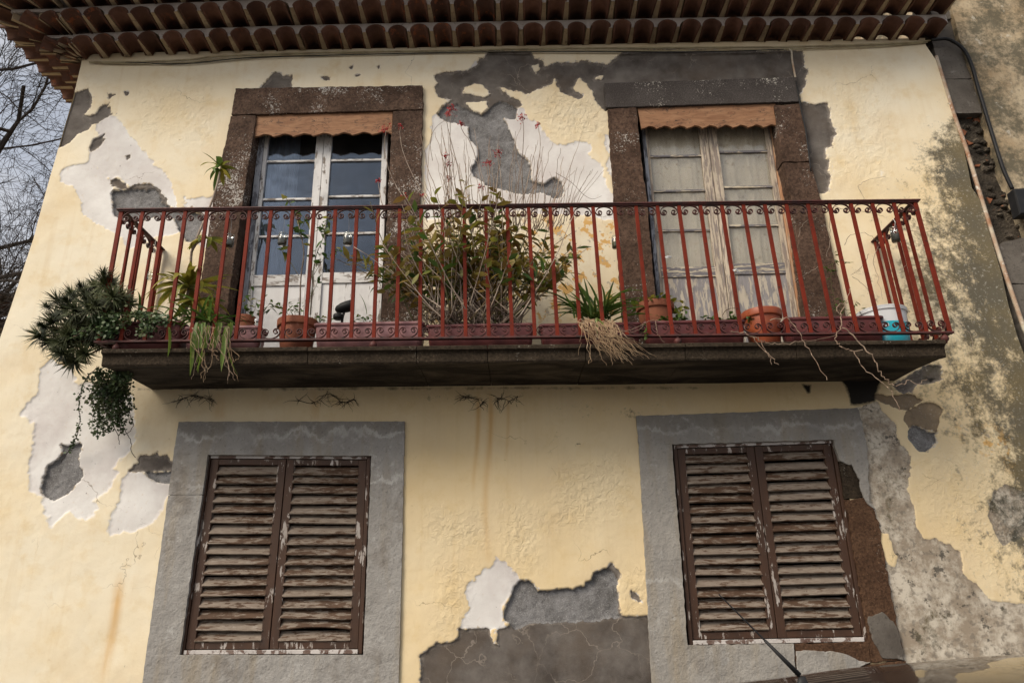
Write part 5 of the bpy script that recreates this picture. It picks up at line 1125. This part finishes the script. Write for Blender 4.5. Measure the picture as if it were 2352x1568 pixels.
# --- striped trailing plant (spider plant) at the left
sp1 = thing('striped_spider_plant', 'spider plant with long striped leaves and dry runners hanging over the slab', 'plant', at(478,745,-.60))
r = random.Random(4); tuft(sp1, at(478,742,-.56), 26, .20, .022, [straps[4],straps[5],straps[3]], r, (.0,1.1))
lime = [leaf_mesh('leaf', M['leaf_lime'], STRAP, b_, .4, 10) for b_ in (.25, .6)]
for x0, y0, x1, y1, Yv in ((1290,930,1240,1080,-.69),(1250,1000,1262,1215,-.70),(1310,940,1290,1190,-.70),(1420,930,1390,1090,-.69),(1500,940,1435,1230,-.70),(1480,960,1440,1190,-.71),(1440,930,1400,1060,-.69),(1330,930,1300,1110,-.69),(1390,920,1470,1000,-.68),(1510,930,1490,1080,-.68),(1100,960,1120,1100,-.69),(1360,950,1330,1180,-.70)):
    y1 += 45; a, b = at(*zz('D',[(x0,y0)])[0], Yv+.03), at(*zz('D',[(x1,y1)])[0], Yv); leaf(sp1, r.choice(lime), a, b-a, (b-a).length*1.02, .030, math.pi*.5*r.choice((-1,1))*.2+r.gauss(0,.3))
for k in range(17):
    x0 = r.uniform(1240,1500); x1 = x0 + r.uniform(-10, 120); y1 = r.uniform(1080, 1330)
    MB().tube(path('D', [(x0,960),(x0+r.gauss(10,25),1060),((x0+x1)/2+r.gauss(10,25),(1060+y1)/2+20),(x1,y1)], -.70+r.gauss(0,.012), 5, .0048, k), .0022, 4, .0010).build('runner', M['straw'] if k % 3 else M['twig'], sp1)
for k in range(44):
    x0 = r.uniform(860,1500); a = at(*zz('D',[(x0, r.uniform(880,960))])[0], -.52); leaf(sp1, straps[r.choice((4,5))], a, (r.uniform(-1,1), r.uniform(-.6,.3), r.uniform(.2,1)), r.uniform(.12,.28), .018, r.gauss(0,.3))
# --- grassy plant with hanging straw
sp2 = thing('grassy_spider_plant', 'green grassy plant with a bundle of dry straw hanging over the slab', 'plant', at(1375,735,-.55))
r = random.Random(14); gr_ = [leaf_mesh('leaf', M['leaf_green'], STRAP, b_, .35, 8) for b_ in (.5, 1.0, 1.7)]
c = at(*zz('W',[(440,740)])[0], -.50)
for k in range(58):
    a = r.uniform(-1.25, 1.25); d = Vector((math.sin(a), r.gauss(-.15,.4), math.cos(a)+.15)).normalized(); leaf(sp2, r.choice(gr_), c+Vector((r.gauss(0,.035), r.gauss(0,.03), 0)), d, r.uniform(.20,.40), r.uniform(.014,.021), r.gauss(0,.5))
for x0, y0, x1, y1 in ((60,540,230,640),(280,410,340,520),(150,540,170,730),(200,470,200,720)):
    a, b = at(*zz('W',[(x1,y1)])[0], -.50), at(*zz('W',[(x0,y0)])[0], -.52); leaf(sp2, gr_[0], a, b-a, (b-a).length, .014, 0)
for x1, y1 in ((430,930),(580,870),(540,820)):
    a, b = at(*zz('W',[(430,730)])[0], -.62), at(*zz('W',[(x1,y1)])[0], -.66); leaf(sp2, lime[0], a, b-a, (b-a).length, .018, .3)
for k in range(64):
    x0 = r.uniform(195, 640); y0 = 745+abs(x0-420)*.05; t = r.random(); x1 = x0*.62 + 330 + r.gauss(60, 130)+t*200; y1 = r.uniform(980, 1290)
    m = MB().tube(path('W', [(x0,y0),(x0+60+r.gauss(0,20),y0+90+r.gauss(0,20)),((x0+x1)/2+r.gauss(0,25),(y0+y1)/2+40),(x1,y1)], lambda q_: -.58-.13*min(1,q_*2), 5, .0055, k), r.uniform(.0018,.0032), 4, .0008); m.build('straw', M['straw'], sp2)
for pts in ([(640,800),(760,880),(860,890),(950,850),(990,800)], [(1120,760),(1140,860),(1150,920),(1230,1020)], [(720,880),(840,860),(990,790),(1100,750),(1200,770)]):
    MB().tube(path('W', pts, -.66, 5, .002), .002, 4, .001).build('straw', M['twig'], sp2)
# --- sapling and climber before the white door
ov = [leaf_mesh('leaf', mt_, OVAL, b_, .3, 5) for mt_ in (M['leaf_green'], M['leaf_green'], M['leaf_gold']) for b_ in (.4, 1.0)]
r = random.Random(17)
def sprig(par, P, n, L, W, r, meshes, t0=.2, stemr=.003, mat=None):
    MB().tube(P, stemr, 5, stemr*.4).build('stem', mat or M['cane_green'], par, smooth=True)
    for k in range(n):
        t = t0+(1-t0)*(k+.5)/n; q_ = t*(len(P)-1.001); a = P[int(q_)].lerp(P[int(q_)+1], q_ % 1); d = Vector((r.choice((-1,1))*r.uniform(.4,1), r.gauss(-.2,.5), r.uniform(-.9,.5)))
        leaf(par, r.choice(meshes), a, d, L*r.uniform(.65,1.2), W*r.uniform(.7,1.2), r.gauss(0,.5))
sa = thing('leafy_sapling', 'tall thin sapling with drooping leaves in front of the white door', 'plant', (potA[0][0], -.42, potA[0][2]))
sprig(sa, path('D', [(1955,880),(1960,800),(1965,640),(1985,480),(1970,380),(1950,290),(1930,230),(1890,150),(1850,95)], -.42, 4), 11, .085, .042, r, ov, .42, .006, M['cane'])
sprig(sa, path('D', [(1955,630),(1900,540),(1850,470),(1820,455)], -.43, 4), 5, .085, .040, r, ov, .5, .0025); sprig(sa, path('D', [(1970,380),(1940,330),(1915,310)], -.43, 4), 6, .075, .036, r, ov, .3, .002); sprig(sa, path('D', [(1975,300),(1990,260),(1965,225)], -.43, 4), 7, .07, .034, r, ov, .2, .002)
for dx in (-130,-100,-60,-30,20,50): sprig(sa, path('D', [(1950+dx*.6,890),(1945+dx*.8,850),(1945+dx,820-abs(dx)*.25+r.uniform(-40,30))], -.42, 3), 6, .034, .017, r, ov[:4], .3, .0018)
tp = thing('climbing_sapling', 'slender leafy stem climbing beside the centre of the white door', 'plant', at(735,745,-.40))
sprig(tp, path('D', [(2025,880),(2035,760),(2045,600),(2070,480),(2110,380),(2130,300),(2150,240)], -.40, 4), 22, .066, .032, r, ov[:5], .25, .0035, M['cane_green'])
sprig(tp, path('D', [(2050,620),(2085,560),(2120,510),(2190,470),(2225,450)], -.41, 4), 12, .06, .030, r, ov, .3, .002); sprig(tp, path('D', [(2030,760),(2060,700),(2085,640),(2100,620)], -.41, 4), 6, .05, .024, r, ov[:4], .3, .002); sprig(tp, path('D', [(2110,380),(2090,320),(2110,270)], -.41, 4), 10, .058, .030, r, ov[:4], .2, .002)
we = thing('pot_weeds', 'leafy weeds growing from the small terracotta pot by the white door', 'plant', potD[0])
for dx, hh in ((-60,120),(-20,190),(20,100),(70,130),(110,80),(150,60)): sprig(we, path('D', [(1640+dx*.5,880),(1650+dx*.8,840),(1660+dx,870-hh)], -.36, 3), 8, .05, .024, r, ov, .2, .002)
gp = thing('golden_leaf_plant', 'bushy yellow-green leaves spilling from the tall terracotta pot', 'plant', potB[0])
for k in range(66):
    a = r.uniform(0,6.28); p = Vector(potB[0])+Vector((math.cos(a)*potB[1]*r.uniform(.2,1.15), math.sin(a)*potB[1]*r.uniform(.2,1.0), r.uniform(-.02,.03))); d = Vector((math.cos(a)*r.uniform(.3,1.2), math.sin(a)-.2, r.uniform(-.5,1.0))); leaf(gp, r.choice(ov[4:]+ov[4:]+ov[:2]), p, d, r.uniform(.04,.075), r.uniform(.02,.032), r.gauss(0,.5))
for k in range(34):
    p = Vector(potB[0])+Vector((potB[1]*r.uniform(.8,1.5), r.gauss(-.05,.05), r.uniform(-.14,-.02))); leaf(gp, r.choice(ov[2:]), p, (r.uniform(-.5,1), r.gauss(-.3,.4), r.uniform(-1,.5)), r.uniform(.03,.055), r.uniform(.018,.028), r.gauss(0,.5))
iv = thing('ivy_sprigs', 'low ivy sprigs growing along the maroon planters under the grey door', 'plant', at(1640,735,-.5))
for x, hh in ((1180,60),(1240,40),(1400,70),(1450,50),(1480,60),(1680,40),(1750,60),(1850,70),(1990,90),(2060,80),(2100,70),(2230,60),(2290,50)): sprig(iv, path('W', [(x,760),(x+r.gauss(0,20),735),(x+r.gauss(0,35),760-hh)], -.46, 3), 7, .036, .024, r, ov[:4], .1, .0016)
sprig(iv, path('W', [(1010,780),(1020,860),(1015,920),(1030,970)], -.63, 4), 9, .026, .020, r, ov[:2], .1, .0016)
MB().tube(path('W', [(1910,700),(1950,640),(2020,615),(2100,620),(2130,680)], -.48, 5), .0022, 4).build('stem', M['cane_green'], iv)
wr = thing('jamb_weeds', 'wispy green weeds beside the right jamb of the grey door', 'plant', at(1930,725,-.35))
for pts in ([(1130,870),(1110,760),(1090,650),(1100,560),(1130,460)], [(1100,600),(1070,580),(1050,560)], [(1120,540),(1160,530),(1220,540)], [(1150,880),(1170,820),(1160,780)], [(1200,880),(1240,830),(1260,790)], [(1060,880),(1100,840),(1120,800)], [(1250,880),(1290,860),(1320,830)]):
    sprig(wr, path('F', pts, -.30, 4, .003, 3), 15, .036, .009, r, [gr_[0], gr_[1], ov[0]], .05, .0016)
ps = thing('planter_seedlings', 'tiny seedlings in the pale pink planter before the white door', 'plant', at(850,738,-.46))
for x in (1340,1400,1430,1560,1880,1960,2010,2060,2100): sprig(ps, path('S', [(x,920),(x+r.gauss(0,12),880),(x+r.gauss(0,30),830+r.uniform(-20,30))], -.45, 3), 6, .026, .015, r, ov[:4]+ov[4:5], .2, .0013)
a, b = at(*zz('S',[(2050,810)])[0], -.44), at(*zz('S',[(2028,500)])[0], -.44); leaf(ps, gr_[0], a, b-a, (b-a).length, .012, 0)
gs = thing('jamb_sprig', 'bright green sprig behind the left side of the flowering clump', 'plant', at(945,590,-.3))
for pts in ([(600,420),(570,370),(530,330)], [(600,430),(620,380),(640,340)], [(590,420),(560,400),(530,390)]): sprig(gs, path('E', pts, -.30, 4), 11, .034, .018, r, ov[:2], .1, .0016)
# --- dry vines at the right end
dv_ = thing('dry_vine', 'bare dry vine twigs hanging over the slab at the right end', 'vine', at(2000,770,-.66))
for k, pts in enumerate(([(430,990),(500,990),(580,1020),(650,1055),(720,1070),(820,1065),(985,1040),(1120,1015)], [(690,915),(800,905),(870,980),(930,1080),(1000,1190),(1065,1305)], [(1150,880),(1165,960),(1125,1000),(1130,1050),(1175,1100),(1245,1120),(1290,1210),(1380,1290),(1470,1360),(1510,1430),(1545,1510)],
   [(1165,960),(1250,1030),(1340,1130),(1390,1200),(1440,1290),(1480,1335),(1540,1345),(1600,1310),(1650,1330),(1720,1300)], [(575,1020),(610,1070),(680,1140),(705,1205)], [(620,1030),(660,1100),(700,1160),(750,1205)], [(1150,880),(1190,800),(1220,700)], [(1245,1120),(1300,1108)], [(1150,880),(1130,840),(1190,790)])):
    MB().tube(path('F', pts, -.695, 5, .0042, k), .0040 if k in (2,3) else .003, 5, .0015).build('twig', M['twig'], dv_)
vv = thing('wiry_vine', 'thin wiry brown vine tangled round the right side rail and wall', 'vine', at(2080,560,-.5))
for k, (pts, Y) in enumerate((([(1590,330),(1700,335),(1850,345),(1930,390),(1950,460)], -.3), ([(1640,555),(1750,580),(1880,650),(1915,690),(1890,760),(1840,810)], -.3), ([(1560,750),(1620,715),(1700,725),(1800,780),(1900,890),(1960,950),(2010,1030),(2010,1110),(1960,1155)], -.25), ([(1180,420),(1210,365),(1290,345),(1360,370),(1400,400)], -.5),
   ([(1230,630),(1320,700),(1380,780),(1400,800)], -.5), ([(1400,440),(1370,520),(1390,620),(1410,700),(1430,780)], -.45), ([(1060,500),(1085,400),(1085,280),(1110,180),(1200,200),(1330,210),(1440,240)], -.57), ([(880,370),(900,300),(960,240)], -.58), ([(840,850),(830,740),(860,660),(930,610),(1020,560)], -.55), ([(1540,610),(1580,560),(1660,555)], -.4), ([(1540,320),(1560,440),(1600,500),(1610,560)], -.45), ([(1270,40),(1330,0),(1450,-20)], -.02), ([(1270,40),(1290,90),(1310,130)], -.02), ([(1340,480),(1300,560),(1220,620)], -.45))):
    MB().tube(path('F', pts, Y, 5, .003, k), .0019, 4, .0010).build('twig', M['cane'], vv)
# --- dead root marks clinging below the slab
for i, (v, pts, lab) in enumerate((('D', [(1160,1440),(1260,1405),(1330,1420),(1400,1435)], 'thin dead roots on the wall under the left part of the balcony'), ('D', [(1950,1440),(2050,1455),(2130,1400),(2180,1410),(2240,1450),(2310,1430)], 'tangle of dead roots clinging to the wall above the left lower window'), ('E', [(935,1410),(1000,1425),(1060,1440),(1050,1480)], 'dead root mark left of the rust streak below the slab'), ('E', [(1140,1450),(1190,1425),(1240,1440),(1290,1410)], 'dead root mark right of the rust streak below the slab'))):
    m = MB(); rr = random.Random(i); P = path(v, pts, -.006, 5, .002, i); m.tube(P, .0022, 5, .001)
    for k in range(40):
        a = rr.choice(P); m.tube(curve3(a, (rr.uniform(-1,1), 0, rr.uniform(-.8,.5)), rr.uniform(.03,.12), 5, .05, .3, rr), .002, 4, .0006)
    for vi, q_ in enumerate(m.v): m.v[vi] = (q_[0], min(-.002, max(q_[1], -.016)), q_[2])
    tag(m.build('dead_roots', M['bark']), lab, 'roots')

# ------------------------------------------------------------------ bare tree and cottage behind, at the left
r = random.Random(77); tr = thing('bare_tree', 'leafless dark tree filling the sky left of the house', 'tree', (-10.6, 5.0, 0))
trunk = MB(); boughs = []; twigs = MB()
P = curve3((-10.6,5,0), (.03,0,1), 6.5, 12, 0, .03, r); trunk.tube(P, .24, 10, .10); trunk.build('trunk', M['bark'], tr, smooth=True)
def grow(p, d, L, rad, lvl, bm):
    n = 7 if lvl < 3 else 4; Q = curve3(p, d, L, n, -.015 if lvl < 3 else .0, .15 if lvl < 3 else .22, r); bm.tube(Q, rad, 6 if lvl < 2 else 3, rad*.55, cap=False)
    if lvl >= 5: return
    for k in range((4, 5, 5, 4, 3)[lvl]):
        t = r.uniform(.25, 1.0); q_ = t*(n-.001); a = Q[int(q_)].lerp(Q[int(q_)+1], q_ % 1); dd = (Q[int(q_)+1]-Q[int(q_)]).normalized(); nd = (dd*.8 + Vector((r.gauss(.05,.6), r.gauss(0,.5), r.gauss(.10,.65)))).normalized()
        if a.x > -4.6 or a.x < -8.6 and lvl > 1 or a.z > 11.5: continue
        grow(a, nd, max(.25, L*r.uniform(.42,.66)), max(.003, rad*r.uniform(.40,.55)), lvl+1, bm)
for i in range(14):
    b_ = MB(); a = P[3+(i*9//14)]; d = Vector((1, r.gauss(-.05,.2), r.uniform(-.05,.75))).normalized(); grow(a, d, r.uniform(4.0,5.2), .042, 0, b_); b_.build('bough', M['bark'], tr)
ct = thing('cottage', 'low ochre cottage with tiled roof glimpsed past the left edge of the house', 'house', (-8.6, 9.0, 0))
e = at(14, 790, 8.0); zt_ = at(10, 745, 8.0).z
MB().box(-12, -6.9, 8.0, 12, 0, zt_).build('wall', M['ochre'], ct)
rf = MB(); rf.add([(-12.3,7.7,zt_),(-6.6,7.7,zt_),(-6.6,10,zt_+.9),(-12.3,10,zt_+.9),(-12.3,12.3,zt_),(-6.6,12.3,zt_)], [(0,1,2,3),(3,2,5,4)]); rfo = rf.build('roof', M['tile'], ct)
tl_ = arch_tile(.15, .17, .06, .6)
for k in range(30): put('tile', tl_, rfo, (-12.1+k*.185, 8.25, zt_+.235), (R(-21), 0, 0))

# ------------------------------------------------------------------ parked car, only its roof and aerial reach into view
car = thing('parked_car', 'dark glossy parked car with only its roof showing at the bottom right corner', 'car', (2.2, -2.6, -.13))
CX0, CY, G0 = .02, -2.62, -.13
def loft(secs, close=False):
    m = MB(); n = len(secs[0]); m.add([v for s_ in secs for v in s_], [(j*n+k, j*n+k+1, (j+1)*n+k+1, (j+1)*n+k) for j in range(len(secs)-1) for k in range(n-1)] + [tuple(range(n)), tuple((len(secs)-1)*n+k for k in range(n-1,-1,-1))]); return m
def sec(x, zb, zt__, w, crown=.02, n=12):
    pts = [(CX0+x, CY-w*.94, G0+zb), (CX0+x, CY-w, G0+zb+.12), (CX0+x, CY-w, G0+zt__-.16), (CX0+x, CY-w*.965, G0+zt__-.05)]
    pts += [(CX0+x, CY-w*.9+1.8*w*k/8, G0+zt__+crown*(1-((k-4)/4)**2)) for k in range(9)]
    return pts + [(CX0+x, CY+w*.965, G0+zt__-.05), (CX0+x, CY+w, G0+zt__-.16), (CX0+x, CY+w, G0+zb+.12), (CX0+x, CY+w*.94, G0+zb)]
loft([sec(0,.42,.80,.72), sec(.08,.32,.98,.80), sec(.5,.24,1.02,.85), sec(1.2,.22,1.00,.87), sec(2.4,.22,.98,.87), sec(3.0,.22,.97,.86), sec(3.6,.24,.86,.83), sec(3.95,.32,.74,.76), sec(4.05,.40,.60,.68)]).build('body', M['car'], car, smooth=True)
def cab(x, z0, z1, w0, w1): return [(CX0+x, CY-w0, G0+z0), (CX0+x, CY-w1, G0+z1), (CX0+x, CY+w1, G0+z1), (CX0+x, CY+w0, G0+z0)]
loft([cab(.10,.98,1.00,.72,.70), cab(.42,.97,1.41,.80,.58), cab(1.6,.96,1.51,.82,.60), cab(2.35,.95,1.46,.82,.58), cab(3.05,.94,.97,.80,.76)]).build('window_glass', M['car_glass'], car)
def rs(x, z1, w, cr, dz=.05): return [(CX0+x, CY-w-.012, G0+z1-dz)] + [(CX0+x, CY-w+2*w*k/12, G0+z1+cr*(1-abs((k-6)/6)**2.4)) for k in range(13)] + [(CX0+x, CY+w+.012, G0+z1-dz)]
RS = [(.24,1.395,.56,.035),(.36,1.420,.585,.042),(.7,1.458,.60,.048),(1.1,1.495,.612,.052),(1.6,1.525,.62,.053),(2.0,1.520,.612,.050),(2.3,1.495,.595,.045),(2.42,1.475,.585,.040)]
loft([rs(*q_) for q_ in RS]).build('roof_panel', M['car'], car, smooth=True)
for s_ in (-1, 1):
    for x0, x1 in ((.30,.12), (1.42,1.38), (2.40,3.02)):
        MB().tube([(CX0+x0+(0), CY+s_*.61, G0+(1.40,1.49,1.45)[0 if x0 < 1 else 1 if x0 < 2 else 2]), (CX0+x1, CY+s_*.80, G0+.97)], .028, 6).build('pillar', M['car'], car)
    MB().box(CX0+2.55, CX0+2.72, CY+s_*1.0-.07, CY+s_*1.0+.07, G0+.98, G0+1.12).build('wing_mirror', M['car'], car, bevel=.03)
    MB().box(CX0+.02, CX0+.12, CY+s_*.64-.12, CY+s_*.64+.12, G0+.78, G0+.96).build('tail_lamp', M['lens_red'], car, bevel=.02)
    MB().box(CX0+3.86, CX0+4.0, CY+s_*.56-.14, CY+s_*.56+.14, G0+.62, G0+.74).build('headlight', M['lens_white'], car, bevel=.02)
    for xw in (.72, 3.22):
        def wl(prof): 
            m = MB(); K = 28; m.v = [(CX0+xw+rr*math.cos(6.2832*k/K), CY+s_*(.78+yy), G0+.31+rr*math.sin(6.2832*k/K)) for rr, yy in prof for k in range(K)]; n_ = len(prof)
            m.f = [(j*K+k, j*K+(k+1)%K, (j+1)*K+(k+1)%K, (j+1)*K+k) for j in range(n_-1) for k in range(K)]+[tuple(range(K)), tuple((n_-1)*K+k for k in range(K))]; m.mi = [0]*len(m.f); return m
        wh = wl([(.20,-.10),(.29,-.10),(.31,-.07),(.31,.07),(.29,.10),(.20,.10)]).build('tyre', M['rubber'], car, smooth=False); wl([(.20,.08),(.19,.102),(.15,.085),(.05,.09),(.04,.105)]).build('rim', M['alloy'], wh)
ab = at(1842, 1556, CY); ab.z = G0+1.515
ant = put('aerial', None, car, ab)
MB().lathe((ab.x,ab.y,ab.z-.02), [(.017,0),(.016,.010),(.010,.034),(.006,.052)], 14, 1.6, True, True).build('aerial_base', M['black'], ant, smooth=True)
tip = at(1651, 1364, CY); b0 = Vector((ab.x-.006,ab.y,ab.z+.035)); mid = b0.lerp(tip, .42)
MB().tube([b0, b0.lerp(mid,.5), mid], .0075, 8, .0042).build('aerial_sleeve', M['black'], ant, smooth=True)
MB().tube([mid, tip], .0028, 6, .0018).build('aerial_rod', M['black'], ant)
